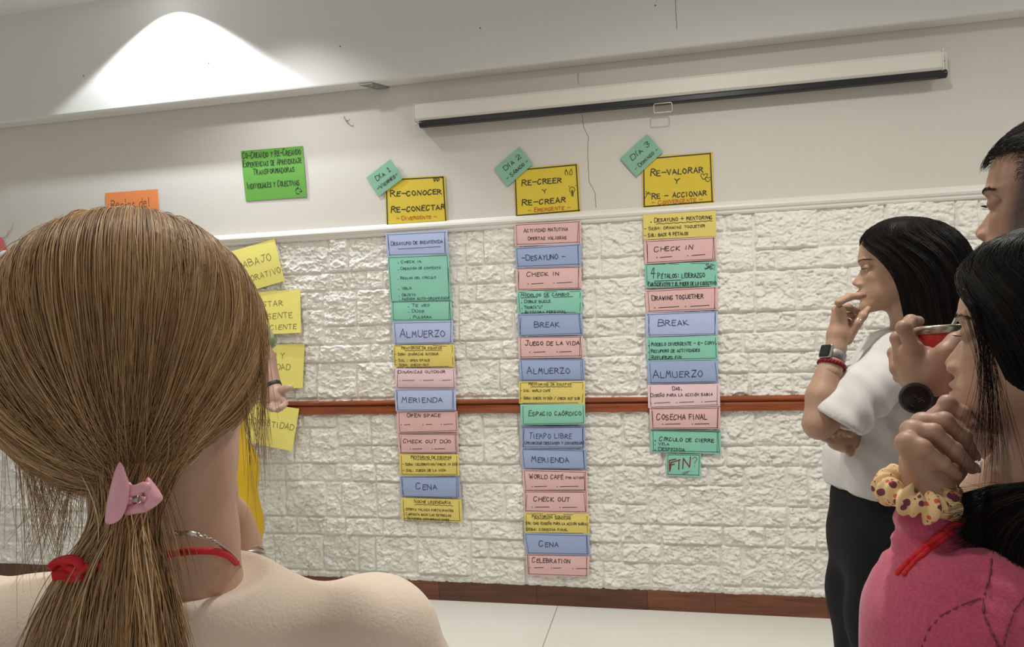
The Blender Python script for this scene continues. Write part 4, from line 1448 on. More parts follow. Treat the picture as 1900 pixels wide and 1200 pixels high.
# ------------------------------------------------------------------ the woman in the white T-shirt by the wall
def woman_in_white():
    d = 1.95
    root = empty('person', (P(1650, 1000, 2.0)[0], P(1650, 1000, 2.0)[1], 0))
    tag(root, 'woman in white T-shirt and black trousers, hand at her mouth, long black hair, facing left', 'person')
    fwd = -RT * math.cos(.38) + FW * math.sin(.38) - UP * .05
    bod = -RT * math.cos(.16) + FW * math.sin(.16)
    fr = Frame(fwd, UP + .02 * RT, 1.0, (.0862, 0, .006), P(1597, 497, d))
    fh = unit((bod[0], bod[1], 0))
    lh = np.cross(ZUP, fh)
    A = np.stack([fh, lh, ZUP])
    skin = (.44, .27, .18)
    # head and neck
    S = Solid()
    add_head(S, fr, lid=.55, nose=1.0)
    nb = P(1688, 640, d + .02)
    S.chain([fr.w((-.022, 0, -.05)), fr.w((-.035, 0, -.115)), nb], [.052, .05, .056], .03)
    head = S.mesh('head', .0024)
    tint = [head_tint(head[0], fr, skin, (.42, .20, .16), (.47, .25, .17))]
    # trunk, legs, upper arms
    S = Solid()
    hip = P(1648, 985, d + .05)
    S.ell(P(1662, 730, d + .04), (.10, .155, .17), A, .04).ell(P(1655, 870, d + .04), (.10, .13, .14), A, .05).ell(hip, (.115, .16, .13), A, .05)
    S.cone(P(1672, 668, d - .08), P(1672, 660, d + .17), .05, k=.04).cone(nb, nb - (0, 0, .08), .055, .07, .03)
    legs(S, hip, fh, hip[2] - .03)
    elb, wri, sho = P(1519, 786, 1.80), P(1551, 645, 1.84), P(1655, 676, 1.87)
    S.chain([sho, elb], [.048, .037], .03).chain([elb, P(1524, 735, 1.81), wri], [.037, .036, .0245], .012)
    rsh, relb, rw = P(1676, 668, 2.16), P(1600, 830, 2.14), P(1583, 815, 1.93)
    S.chain([rsh, relb], [.05, .042], .03).chain([relb, rw], [.04, .027], .012)
    trunk = S.mesh('trunk', .007)
    tint.append(np.tile(skin, (len(trunk[0]), 1)))
    # near hand raised to the mouth
    S = Solid()
    S.chain([P(1540, 690, 1.822), wri, P(1553, 622, 1.845)], [.0295, .0235, .024], .01)
    kn = [P(1556, 561, 1.83), P(1550, 574, 1.85), P(1551, 588, 1.875), P(1556, 602, 1.895)]
    S.chain([P(1556, 622, 1.85), P(1557, 578, 1.845)], [.026, .017], .012).chain([P(1563, 622, 1.87), P(1560, 595, 1.88)], [.024, .017], .012)
    finger(S, [kn[0], P(1575, 551, 1.845), P(1592, 549, 1.86), P(1602, 547.5, 1.868)], .0098)
    finger(S, [kn[1], P(1574, 570, 1.875), P(1588, 575, 1.885), P(1593, 580, 1.88)], .0092)
    finger(S, [kn[2], P(1575, 582, 1.90), P(1586, 588, 1.905), P(1586, 595, 1.895)], .0090)
    finger(S, [kn[3], P(1572, 596, 1.915), P(1580, 601, 1.915), P(1578, 607, 1.905)], .0078)
    S.chain([P(1570, 628, 1.855), P(1590, 600, 1.85), P(1600, 586, 1.853), P(1611, 573, 1.86)], [.017, .0112, .0105, .0078], .008)
    hnd = S.mesh('hand', .0017)
    tint.append(np.tile(skin, (len(hnd[0]), 1)))
    # far hand under the elbow
    S = Solid()
    S.chain([P(1610, 812, 1.98), P(1580, 815, 1.93), P(1565, 818, 1.90)], [.028, .025, .024], .01).ell(P(1560, 818, 1.895), (.035, .02, .026), A, .012)
    for (a, b_, c) in (((1566, 806), (1569, 799), (1577, 806)), ((1556, 808), (1551, 797), (1557, 800)), ((1548, 812), (1541, 803), (1546, 805)), ((1541, 818), (1530, 812), (1528, 812))):
        finger(S, [P(*a, 1.885), P(*b_, 1.865), P(*c, 1.85)], .0095)
    S.chain([P(1568, 830, 1.89), P(1577, 836, 1.872), P(1577, 841, 1.865)], [.014, .0105, .009], .006)
    h2 = S.mesh('hand', .0018)
    tint.append(np.tile(np.array(skin) * .95, (len(h2[0]), 1)))
    body = put('body', join(head, trunk, hnd, h2), m_skin, root, np.concatenate(tint))
    eyes(fr, root)
    brows_and_lashes(fr, root, h_black)
    m_nail = mat('bare_nail', (.52, .34, .27), .3)
    nail(P(1602, 547.5, 1.868), P(1592, 549, 1.86), UP, .0066, root, m_nail)
    # T-shirt
    S = Solid()
    S.chain([P(1655, 672, 1.86), P(1604, 724, 1.83), P(1553, 782, 1.795)], [.058, .066, .070], .03)
    S.half(P(1550, 783, 1.8), -RT * .52 - UP * .85)
    S.cone(P(1562, 774, 1.80), P(1540, 797, 1.785), .048, .056, .003, 's')
    S.chain([rsh, P(1620, 800, 2.15)], [.062, .075], .03)
    S.ell(P(1660, 735, d + .05), (.125, .175, .19), A, .03).ell(P(1638, 865, d + .05), (.152, .17, .16), A, .06).cone(P(1672, 664, d - .09), P(1672, 656, d + .19), .056, k=.045)
    S.cone(nb - (0, 0, .02), nb - (0, 0, .06), .066, .08, .03)
    S.half(P(1605, 927, d), -RT * .36 - UP * .93)
    S.warp(fit_noise(34, 22, .004, 3)).warp(fit_noise(70, 40, .0016, 8))

    def folds(X):
        q = (X - P(1600, 790, 1.87))
        a, b_ = q @ RT, q @ UP
        t = a * .75 + b_ * .66
        return .0045 * np.sin(t * 95 + a * 20) * np.exp(-((a) / .12) ** 2 - ((b_) / .10) ** 2)
    S.warp(folds)
    put('tshirt', S.mesh('tshirt', .0058), m_tee, root)
    # trousers
    S = Solid()
    S.ell(P(1642, 915, d + .05), (.135, .165, .10), A, .05).ell(P(1645, 1000, d + .05), (.148, .178, .15), A, .06)
    for sg in (1, -1):
        a = hip + lh * sg * .085
        S.chain([(a[0], a[1], a[2] - .02), (a[0] + fh[0] * .02, a[1], .5), (a[0], a[1], .10)], [.125, .115, .105], .05)
    S.warp(fit_noise(20, 5, .006, 5))
    put('trousers', S.mesh('trousers', .009), m_black, root)
    shoes(hip, fh, root, m_shoe)
    # hair
    tb = [(.134, .004, .004, .002), (.1315, .022, .03, .02), (.125, .045, .062, .04), (.110, .072, .098, .062), (.085, .092, .128, .079), (.05, .1035, .150, .088), (.01, .104, .162, .092),
          (-.05, .098, .168, .095), (-.10, .094, .166, .097), (-.16, .088, .160, .10), (-.24, .08, .15, .105), (-.44, .06, .13, .10)]
    ed = [(.134, 0), (.085, 2), (.074, 12), (.05, 37), (.02, 56), (-.02, 70), (-.06, 77), (-.10, 80), (-.16, 84), (-.44, 95)]
    styled_hair('hair', fr, tb, ed, -.40, 3200, h_black, root, seed=4, r=.0006)
    # watch, cord bracelet, rings
    ax = unit(wri - P(1540, 690, 1.822))
    m_mesh = mat('steel_mesh_strap', (.28, .27, .26), .4, metal=.7, bump=.3, bscale=900)
    m_face = mat('dark_watch_glass', (.01, .01, .012), .08)
    c = P(1547, 661, 1.834)
    wt = MB().lathe(c, ax, [(.0275, -.011), (.0285, -.010), (.0285, .010), (.0275, .011), (.0265, .011), (.0265, -.011)], 36, closed=True).build('wristwatch', m_mesh, root, True)
    fo = unit(-RT - FW * .55 - ax * np.dot(-RT - FW * .55, ax))
    sd = np.cross(ax, fo)

    def slab(c, e, n=8):
        S = Solid()
        r = .004

        def f(X):
            q = np.abs(np.stack([(X - c) @ ax, (X - c) @ sd, (X - c) @ fo], -1)) - (np.array(e) - r)
            return np.sqrt((np.maximum(q, 0) ** 2).sum(-1)) + np.minimum(q.max(-1), 0) - r
        R_ = float(np.linalg.norm(e))
        S._add(f, 0, 'u', c - R_, c + R_)
        return S.mesh('slab', .0011)
    put('watch_case', slab(c + fo * .030, (.0185, .0165, .0052)), mat('silver_watch_case', (.55, .53, .50), .25, metal=.9), wt)
    put('watch_screen', slab(c + fo * .0335, (.0165, .0148, .0046)), m_face, wt)
    m_cord = mat('red_cord', srgb(128, 22, 34), .8, noise=.2, scale=90)
    c2 = P(1543, 677, 1.828)
    s2 = np.cross(ax, fo)
    pts1, pts2 = [], []
    for i in range(72):
        a = 2 * math.pi * i / 72
        for pp, ph in ((pts1, 0), (pts2, math.pi)):
            rr_ = .0300 + .0022 * math.cos(a * 13 + ph)
            pp.append(c2 + fo * math.cos(a) * rr_ + s2 * math.sin(a) * rr_ + ax * .0028 * math.sin(a * 13 + ph))
    b = MB().tube(pts1, .0036, 8, close=True).tube(pts2, .0036, 8, close=True)
    br_ = b.build('cord_bracelet', m_cord, root, True)
    kq = c2 + s2 * -.02 + fo * -.024
    MB().tube([kq, kq - ax * .012 + RT * .008, kq - ax * .02 + RT * .006], [.0035, .003, .0012], 8).build('cord_end', m_cord, br_, True)
    m_gold = mat('pale_gold_ring', (.65, .52, .33), .25, metal=.9)
    ra = unit(P(1600, 586, 1.853) - P(1590, 600, 1.85))
    MB().lathe(P(1593, 596, 1.851), ra, [(.0122, -.0025), (.0126, 0), (.0122, .0025), (.0108, .0025), (.0108, -.0025)], 24, closed=True).build('ring', m_gold, root, True)
    ra = unit(P(1588, 575, 1.885) - P(1574, 570, 1.875))
    MB().lathe(P(1580, 572, 1.879), ra, [(.0098, -.0012), (.0102, 0), (.0098, .0012), (.0088, .0012), (.0088, -.0012)], 24, closed=True).build('ring', m_gold, root, True)
    return root


woman_in_white()


# ------------------------------------------------------------------ the dark-haired woman in the pink sweatshirt, nearest on the right
m_pink = mat('heathered_pink_jersey', srgb(176, 66, 96), 0.85, noise=.45, scale=300, bump=.25, bscale=600, sheen=.3)
m_pink2 = mat('darker_pink_jersey_panel', srgb(158, 60, 88), 0.85, noise=.25, scale=420, bump=.25, bscale=600, sheen=.3)
m_seam = mat('plum_seam_thread', srgb(112, 40, 66), .8)
m_redcord = mat('bright_red_cord', srgb(196, 24, 36), .7, noise=.15, scale=200)


def woman_in_pink():
    d = .88
    c0 = P(1850, 1100, .95)
    root = empty('person', (c0[0], c0[1], 0))
    tag(root, 'woman in pink sweatshirt with chin on her fist and black hair, at the right edge', 'person')
    fwd = -RT * math.cos(.84) + FW * math.sin(.84) + UP * .03
    fr = Frame(fwd, UP, 1.0, (.080, .031, .004), P(1783, 618, d - .02))
    fh = unit((-RT[0] * .95 + FW[0] * .3, -RT[1] * .95 + FW[1] * .3, 0))
    lh = np.cross(ZUP, fh)
    A = np.stack([fh, lh, ZUP])
    skin = (.36, .215, .145)
    S = Solid()
    add_head(S, fr, lid=.75, nose=.85)
    nb = P(1878, 950, .915)
    S.chain([fr.w((-.015, 0, -.05)), fr.w((-.03, 0, -.115)), nb], [.054, .054, .062], .03)
    head = S.mesh('head', .0019)
    tint = [head_tint(head[0], fr, skin, (.36, .17, .14), (.40, .22, .15))]
    S = Solid()
    hip = P(1950, 1720, .98)
    sh, fsh = P(1895, 1075, .80), P(1960, 1050, 1.12)
    S.cone(sh, fsh, .05, k=.04).ell(P(1900, 1220, .93), (.10, .15, .17), A, .05).ell(P(1930, 1480, .96), (.11, .14, .17), A, .06).ell(hip, (.12, .165, .13), A, .05)
    S.cone(nb, nb - (0, 0, .06), .056, .07, .03)
    legs(S, hip, fh, hip[2] - .02)
    elb, wri = P(1745, 1170, .84), P(1720, 925, .815)
    S.chain([sh, elb], [.050, .034], .03).chain([elb, P(1732, 1080, .832), P(1724, 990, .818), wri], [.032, .030, .027, .027], .008)
    felb = P(1850, 1500, 1.15)
    S.chain([fsh, felb, P(1820, 1480, .98)], [.05, .04, .028], .02)
    trunk = S.mesh('trunk', .008)
    tint.append(np.tile(skin, (len(trunk[0]), 1)))
    S = Solid()
    F4 = [[(1736, 780, .852), (1758, 748, .848), (1785, 766, .842), (1800, 783, .838)],
          [(1712, 786, .834), (1752, 780, .820), (1786, 809, .820), (1804, 844, .828)],
          [(1693, 800, .814), (1732, 801, .799), (1770, 834, .800), (1803, 868, .812)],
          [(1684, 822, .796), (1713, 830, .782), (1748, 858, .786), (1774, 882, .796)]]
    S.chain([P(1724, 965, .816), wri, P(1722, 905, .818)], [.024, .0255, .027], .012)
    for i, q in enumerate(F4):
        pts = [P(*p) for p in q]
        finger(S, pts, (.0092, .0093, .0089, .0080)[i], .0035)
        S.cone(P(1714 + (3 - i) * -1 + 6, 905, .826 - .006 * i), pts[0], .015, .0112, .012)
        S.ell(pts[0], (.0098,) * 3, k=.006)
    S.chain([P(1742, 900, .835), P(1767, 868, .85), P(1790, 835, .862)], [.019, .013, .010], .012)
    S.ell(P(1714, 860, .824), (.024, .019, .028), A, .015)
    hnd = S.mesh('hand', .0014)
    tint.append(np.tile((.40, .235, .165), (len(hnd[0]), 1)))
    put('body', join(head, trunk, hnd), m_skin, root, np.concatenate(tint))
    eyes(fr, root)
    brows_and_lashes(fr, root, h_black)
    m_nail = mat('pale_pink_nail', (.50, .33, .30), .18)
    for i in (0, 1, 2):
        a, b_ = P(*F4[i][3]), P(*F4[i][2])
        nail(a, b_, RT * .55 + UP * .35 - FW * .75, .0078, root, m_nail)
    # sweatshirt
    S = Solid()
    S.cone(sh - (0, 0, .03), fsh, .066, k=.05).ell(P(1890, 1260, .92), (.115, .16, .19), A, .05).ell(P(1804, 1180, .80), (.099, .085, .097), A, .025).ell(P(1925, 1500, .96), (.15, .175, .20), A, .06).ell(hip + (0, 0, .05), (.15, .19, .10), A, .05)
    S.cone(P(1800, 1172, .80), P(1790, 1400, .82), .098, .11, .05)
    S.chain([elb, P(1730, 1060, .83), P(1722, 962, .815)], [.040, .037, .034], .010)
    S.chain([fsh, felb, P(1830, 1485, 1.0)], [.062, .055, .040], .02)
    S.cone(nb - (0, 0, .03), nb - (0, 0, .07), .075, .09, .03)
    S.warp(fit_noise(28, 26, .0030, 9)).warp(fit_noise(80, 60, .0008, 4))

    def folds(X):
        q = X - P(1700, 1010, .80)
        return .0028 * np.sin((q @ UP) * 260 + (q @ RT) * 90) * np.exp(-((q @ RT) / .05) ** 2 - ((q @ UP) / .035) ** 2)
    S.warp(folds)
    SW = S
    sw = S.mesh('sweatshirt', .0052)
    shirt = put('sweatshirt', sw, m_pink, root)

    def on_shirt(pts, lift=.0016):
        """pixels carried on to the sweatshirt's surface along the line of sight"""
        out = []
        fine = []
        for (u0, v0), (u1, v1) in zip(pts[:-1], pts[1:]):
            k = max(1, int(math.hypot(u1 - u0, v1 - v0) / 5))
            fine += [(u0 + (u1 - u0) * i / k, v0 + (v1 - v0) * i / k) for i in range(k)]
        for (u, v) in fine + [pts[-1]]:
            dd = np.arange(.62, 1.1, .002)
            X = np.array([P(u, v, q) for q in dd])
            val = SW.value(X)
            i = int(np.argmax(val < 0))
            if val[i] < 0: out.append(X[i] - FW * lift)
        return out
    for pts, r in (([(1838, 1036), (1836, 1060), (1828, 1090), (1822, 1110), (1824, 1140), (1838, 1170), (1852, 1200), (1862, 1230)], .0011),
                   ([(1818, 1108), (1780, 1122), (1745, 1140), (1722, 1165), (1708, 1200), (1702, 1230)], .0007),
                   ([(1900, 1105), (1880, 1130), (1866, 1170), (1858, 1210)], .0007)):
        q = on_shirt(pts)
        if len(q) > 2: MB().tube([tuple(x) for x in smooth([tuple(x) for x in q])], r, 6).build('seam', m_seam, shirt, True)
    # trousers and shoes, out of the frame
    S = Solid().ell(hip, (.13, .175, .13), A, .05)
    for sg in (1, -1):
        a = hip + lh * sg * .085
        S.chain([a, (a[0] + fh[0] * .02, a[1], hip[2] * .54), (a[0], a[1], .10)], [.10, .075, .06], .04)
    put('trousers', S.mesh('trousers', .012), m_black, root)
    shoes(hip, fh, root, m_shoe)
    # red cord round the neck
    q = on_shirt([(1664, 1060), (1682, 1042), (1700, 1025), (1720, 1008), (1740, 992), (1760, 975), (1785, 965)], .003)
    if len(q) > 2: MB().tube(smooth([tuple(q[0] + unit(q[0] - EYE) * .02)] + [tuple(x) for x in q]), .0036, 10).build('neck_cord', m_redcord, root, True)
    q = on_shirt([(1674, 1062), (1696, 1038), (1718, 1018), (1742, 1000), (1762, 984)], .004)
    if len(q) > 2: MB().tube(smooth([tuple(q[0] + unit(q[0] - EYE) * .02)] + [tuple(x) for x in q]), .0030, 10).build('neck_cord', m_redcord, root, True)
    # flowered scrunchie on the wrist
    m_scr = bpy.data.materials.new('cream_flowered_cotton')
    m_scr.use_nodes = True
    nt = m_scr.node_tree
    b = nt.nodes['Principled BSDF']
    tc = nt.nodes.new('ShaderNodeTexCoord')
    prev = None
    for sc_, th, col, seed in ((70, .30, srgb(112, 52, 72), 0), (95, .24, srgb(206, 92, 60), 3.3), (150, .18, srgb(120, 70, 50), 7.7)):
        mp = nt.nodes.new('ShaderNodeMapping')
        mp.inputs['Location'].default_value = (seed, seed, 0)
        vo = nt.nodes.new('ShaderNodeTexVoronoi')
        vo.inputs['Scale'].default_value = sc_
        lt = nt.nodes.new('ShaderNodeMath')
        lt.operation = 'LESS_THAN'
        lt.inputs[1].default_value = th
        mx = nt.nodes.new('ShaderNodeMixRGB')
        mx.inputs[2].default_value = (*col, 1)
        nt.links.new(tc.outputs['Object'], mp.inputs[0])
        nt.links.new(mp.outputs[0], vo.inputs['Vector'])
        nt.links.new(vo.outputs['Distance'], lt.inputs[0])
        nt.links.new(lt.outputs[0], mx.inputs[0])
        if prev is None: mx.inputs[1].default_value = (*srgb(222, 190, 140), 1)
        else: nt.links.new(prev.outputs[0], mx.inputs[1])
        prev = mx
    nt.links.new(prev.outputs[0], b.inputs['Base Color'])
    b.inputs['Roughness'].default_value = .85
    ax = unit(unit(wri - elb) + RT * .28 - FW * .1)
    s1 = unit(np.cross(ax, FW))
    s2 = np.cross(ax, s1)
    cc = P(1702, 915, .813)
    V, Q = [], []
    n, k = 120, 20
    g = random.Random(5)
    for i in range(n):
        a = 2 * math.pi * i / n
        rr_ = .0122 + .0026 * math.sin(a * 9 + .6) + .0018 * math.sin(a * 17 + 2)
        for j in range(k):
            t = 2 * math.pi * j / k
            q_ = 1 + .08 * math.sin(a * 21 + t * 2) + .10 * math.sin(a * 13 - t)
            rad = .0318 + rr_ * q_ * math.cos(t)
            V.append(cc + (s1 * math.cos(a) + s2 * math.sin(a)) * rad + ax * rr_ * q_ * 1.15 * math.sin(t))
    idx = np.arange(n * k).reshape(n, k)
    Q = np.stack([idx, np.roll(idx, -1, 0), np.roll(np.roll(idx, -1, 0), -1, 1), np.roll(idx, -1, 1)], -1).reshape(-1, 4)
    put('scrunchie', (np.array(V), Q), m_scr, root)['label'] = 'cream scrunchie with plum and orange flowers'
    # hair
    tb = [(.132, .004, .004, .002), (.130, .024, .03, .02), (.123, .050, .062, .042), (.108, .078, .096, .064), (.085, .098, .122, .081), (.05, .1085, .140, .092), (.01, .108, .150, .098),
          (-.05, .100, .155, .102), (-.10, .085, .150, .104), (-.14, .090, .145, .108), (-.17, .118, .14, .112), (-.20, .135, .135, .114), (-.24, .132, .13, .114), (-.30, .11, .12, .11)]
    ed = [(.132, 0), (.090, 4), (.078, 16), (.06, 32), (.04, 47), (.02, 57), (-.01, 67), (-.045, 76), (-.07, 104), (-.10, 116), (-.13, 112), (-.155, 70), (-.18, 50), (-.21, 42), (-.30, 38)]
    base, st_ = styled_hair('hair', fr, tb, ed, -.262, 7500, h_black, root, seed=6, r=.00045, jitter=.02, shell_end=-.105, edge_far=[(.132, 0), (.090, 2), (.078, 6), (.06, 16), (.04, 26), (.02, 50), (-.01, 70), (-.045, 80), (-.07, 90), (-.10, 105), (-.30, 115)])
    # a few loose wisps over the cheek
    g = np.random.default_rng(3)
    W_ = []
    for i in range(130):
        o = g.normal(0, 9)
        o2 = g.normal(0, 14)
        a, b_, c, e_ = [P(u, v, dd) for (u, v, dd) in ((1806 + o, 560 + abs(o), .80), (1838 + o, 660, .775), (1842 + o + o2 * .9, 760, .775), (1832 + o + o2 * 2.2, 880 + g.normal(0, 30), .785))]
        t = np.linspace(0, 1, 20)[:, None]
        W_.append(a * (1 - t) ** 3 + 3 * b_ * t * (1 - t) ** 2 + 3 * c * t * t * (1 - t) + e_ * t ** 3)
    strands('loose_wisps', W_, .00022, .0001, h_black, base)
    W_ = []
    for i in range(260):
        v0 = g.uniform(905, 1010)
        a = P(1880 + g.normal(0, 20), v0 - 10, .78)
        b_ = P(1830, v0 + g.normal(0, 10), .765)
        e_ = P(1762 + g.normal(0, 22), v0 + g.normal(20, 22), .775)
        t = np.linspace(0, 1, 14)[:, None]
        W_.append(a * (1 - t) ** 2 + 2 * b_ * t * (1 - t) + e_ * t ** 2)
    strands('loose_wisps', W_, .00028, .0001, h_black, base)


woman_in_pink()


# ------------------------------------------------------------------ the bearded man behind her with the red mate cup
def man_with_cup():
    d = 1.12
    c0 = P(1990, 900, 1.28)
    root = empty('person', (c0[0], c0[1], 0))
    tag(root, 'man with short dark hair and moustache at the right edge holding a red cup', 'person')
    fwd = -RT * math.cos(.90) + FW * math.sin(.90) + UP * .02
    fr = Frame(fwd, UP, 1.03, (.080, .031, .004), P(1833, 379, d - .02))
    fh = unit((-RT[0], -RT[1], 0))
    lh = np.cross(ZUP, fh)
    A = np.stack([fh, lh, ZUP])
    skin = np.array((.33, .19, .13))
    S = Solid()
    add_head(S, fr, man=True, lid=.55, nose=.9)
    nb = P(1990, 530, 1.2)
    S.chain([fr.w((-.02, 0, -.05)), fr.w((-.03, 0, -.115)), nb], [.06, .058, .066], .03)
    head = S.mesh('head', .0024)
    t0 = head_tint(head[0], fr, skin, (.30, .14, .12), (.38, .20, .14))
    L = fr.loc(head[0])
    x, y, z = L.T
    # stubble and faded sides
    w = np.clip((.050 - x - np.clip(z, -.02, .06) * .2) / .02, 0, 1) * np.clip((z + .07) / .02, 0, 1) * np.clip((.12 - z) / .05, 0, 1)
    w = np.maximum(w, np.clip((-.050 - z + (.07 - x) * .5) / .012, 0, 1) * (z > -.16))
    w = np.maximum(w, np.exp(-((z + .054) / .005) ** 2) * (np.abs(y) < .03) * (x > .06))
    t0 = t0 * (1 - .82 * w[:, None]) + np.array((.02, .016, .014)) * .82 * w[:, None]
    tint = [t0]
    S = Solid()
    hip = P(2010, 1330, 1.32)
    hip[2] = .80
    sh, fsh = P(2010, 620, 1.08), P(2040, 620, 1.48)
    S.cone(sh, fsh, .055, k=.04).ell(P(2030, 760, 1.28), (.11, .17, .19), A, .05).ell(P(2025, 1040, 1.3), (.11, .15, .19), A, .06).ell(hip, (.12, .165, .13), A, .05)
    S.cone(nb, nb - (0, 0, .07), .06, .075, .03)
    legs(S, hip, fh, hip[2] - .02)
    wri, elb = P(1735, 727, 1.155), P(1900, 840, 1.12)
    S.chain([sh, elb], [.055, .046], .03).chain([elb, P(1840, 795, 1.13), wri], [.045, .043, .030], .012)
    felb = P(2000, 950, 1.5)
    S.chain([fsh, felb, P(1960, 1150, 1.5), P(1960, 1250, 1.45)], [.055, .044, .032, .03], .02)
    trunk = S.mesh('trunk', .009)
    tint.append(np.tile(skin, (len(trunk[0]), 1)))
    S = Solid()
    S.chain([P(1775, 748, 1.145), wri, P(1722, 705, 1.15)], [.034, .0285, .031], .012)
    S.chain([P(1722, 705, 1.15), P(1694, 648, 1.135)], [.030, .016], .015).chain([P(1714, 708, 1.165), P(1676, 664, 1.16)], [.027, .0155], .015).chain([P(1710, 712, 1.18), P(1668, 684, 1.185)], [.025, .014], .015)
    S.chain([P(1730, 705, 1.14), P(1742, 672, 1.12)], [.028, .019], .015)
    finger(S, [P(1692, 644, 1.130), P(1677, 608, 1.130), P(1690, 596, 1.150), P(1704, 596, 1.168)], .0112, .004)
    finger(S, [P(1673, 662, 1.155), P(1666, 628, 1.165), P(1678, 614, 1.19), P(1692, 618, 1.21)], .0112, .004)
    finger(S, [P(1664, 684, 1.180), P(1660, 655, 1.200), P(1674, 643, 1.225), P(1690, 646, 1.235)], .0105, .004)
    finger(S, [P(1668, 700, 1.195), P(1666, 682, 1.220), P(1680, 672, 1.24), P(1694, 674, 1.245)], .0092, .004)
    S.chain([P(1740, 690, 1.125), P(1757, 655, 1.105), P(1774, 634, 1.108), P(1786, 622, 1.12)], [.021, .0145, .0125, .0095], .012)
    S.ell(P(1715, 680, 1.15), (.032, .02, .032), A, .015)
    hnd = S.mesh('hand', .0019)
    tint.append(np.tile(skin * 1.08, (len(hnd[0]), 1)))
    put('body', join(head, trunk, hnd), m_skin, root, np.concatenate(tint))
    eyes(fr, root)
    brows_and_lashes(fr, root, h_black, True)
    m_shirt = mat('charcoal_cotton', (.02, .02, .024), .85, bump=.2, bscale=500)
    S = Solid()
    S.cone(sh, fsh, .072, k=.05).ell(P(2030, 770, 1.29), (.13, .19, .21), A, .05).ell(P(2025, 1060, 1.31), (.13, .17, .24), A, .06)
    S.chain([sh, P(1955, 735, 1.1)], [.07, .068], .03).chain([fsh, P(2018, 800, 1.49)], [.07, .066], .03)
    S.warp(fit_noise(26, 20, .004, 12))
    put('tshirt', S.mesh('tshirt', .010), m_shirt, root)
    S = Solid().ell(hip, (.13, .175, .14), A, .05)
    for sg in (1, -1):
        a = hip + lh * sg * .085
        S.chain([a, (a[0] + fh[0] * .02, a[1], hip[2] * .54), (a[0], a[1], .10)], [.10, .08, .065], .04)
    put('trousers', S.mesh('trousers', .012), mat('blue_denim', (.03, .04, .08), .85), root)
    shoes(hip, fh, root, m_shoe)
    # cropped hair combed forward
    g = np.random.default_rng(9)
    S = Solid()
    cx = fr.w((-.014, 0, .040))
    S.ell(cx, np.array((.107, .0815, .090)) * fr.s, fr.R)
    S.half(fr.w((.055, 0, .073)), fr.u * -.93 + fr.f * .10)
    cap = put('hair', S.mesh('hair', .004), h_black, root)
    at = cap.data.attributes.new('strand', 'FLOAT', 'POINT')
    at.data.foreach_set('value', np.full(len(cap.data.vertices), .3, np.float32))
    P_ = []
    for i in range(4600):
        th = math.acos(g.uniform(-.12, 1))
        ph = g.uniform(0, 6.283)
        n_ = np.array([math.sin(th) * math.cos(ph), math.sin(th) * math.sin(ph), math.cos(th)])
        p0 = np.array((-.014, 0, .040)) + n_ * (.106, .080, .089)
        dr = np.array([1, .25 * np.sign(n_[1]) * abs(n_[1]) + g.normal(0, .15), g.normal(.05, .1)])
        dr = unit(dr - n_ * np.dot(dr, n_) * .9)
        if p0[0] > .03 and p0[2] < .066: continue
        ln = g.uniform(.012, .030) * np.clip(.15 + 1.6 * (math.cos(th) - .05), .14, 1)
        P_.append([fr.w(p0 + dr * ln * q + n_ * (.006 * math.sin(q * 2.4)) + np.array([0, 0, -.005 * q * q])) for q in (0, .33, .66, 1)])
    strands('hair_strands', P_, .0005, .0002, h_black, cap)
    P_ = []
    for i in range(260):
        y0 = g.uniform(-.036, .036)
        Lr = np.array([(xx, y0, -.0525 - abs(y0) * .12 + .002) for xx in np.linspace(.12, .03, 80)])
        h = int(np.argmax(head_value(Lr, True) < 0))
        p0 = Lr[h] + (.0005, 0, g.uniform(-.003, .003))
        P_.append([fr.w(p0 + np.array([.0035 * math.sin(q * 1.6), .10 * y0 * q + g.normal(0, .0008), -.007 * q])) for q in (0, .5, 1)])
    strands('moustache', P_, .0004, .0002, h_black, root)
    P_ = []
    V = head[0][(w > .6)]
    for p in V[g.integers(0, len(V), 1500)]:
        l = fr.loc(p)
        n_ = unit(l - np.array([.0, 0, -.01]))
        P_.append([fr.w(l + n_ * q * .003 + np.array([.0, 0, -.004 * q])) for q in (0, .5, 1)])
    strands('stubble', P_, .0003, .00015, h_black, root)
    # watch
    m_rub = mat('black_rubber_strap', (.012, .012, .013), .55, bump=.1)
    m_glass = mat('black_watch_glass', (.006, .006, .007), .12)
    c = P(1728, 737, 1.152)
    ax = unit(P(1775, 748, 1.145) - wri + UP * .004)
    fo = unit(-RT * .42 - FW * .88 + UP * .05)
    fo = unit(fo - ax * np.dot(fo, ax))
    s2 = np.cross(ax, fo)
    ring_o = []
    b = MB()
    n = 56
    V = []
    for i in range(n):
        a = 2 * math.pi * i / n
        dr = fo * math.cos(a) + s2 * math.sin(a) * .92
        for (rr_, h) in ((.0315, -.0115), (.0345, -.0105), (.0345, .0105), (.0315, .0115)):
            V.append(c + dr * rr_ + ax * h)
    Fs = []
    for i in range(n):
        i2 = (i + 1) % n
        for j in range(4):
            j2 = (j + 1) % 4
            Fs.append([i * 4 + j, i2 * 4 + j, i2 * 4 + j2, i * 4 + j2])
    b.add(V, Fs)
    wt = b.build('wristwatch', m_rub, root, True)
    fc = P(1698, 738, 1.118)
    MB().lathe(fc, fo, [(.0001, 0), (.0225, 0), (.0238, .003), (.0238, .009), (.0222, .0120), (.0198, .0125), (.0190, .0115), (.0001, .0115)], 48).build('watch_case', m_rub, wt, True)
    MB().lathe(fc, fo, [(.0001, .0119), (.0192, .0119)], 48).build('watch_screen', m_glass, wt)
    m_dim = mat('dim_dial_marks', (.09, .09, .09), .5)
    up_ = unit(UP - fo * np.dot(UP, fo))
    rt_ = np.cross(up_, fo)
    dm = MB()
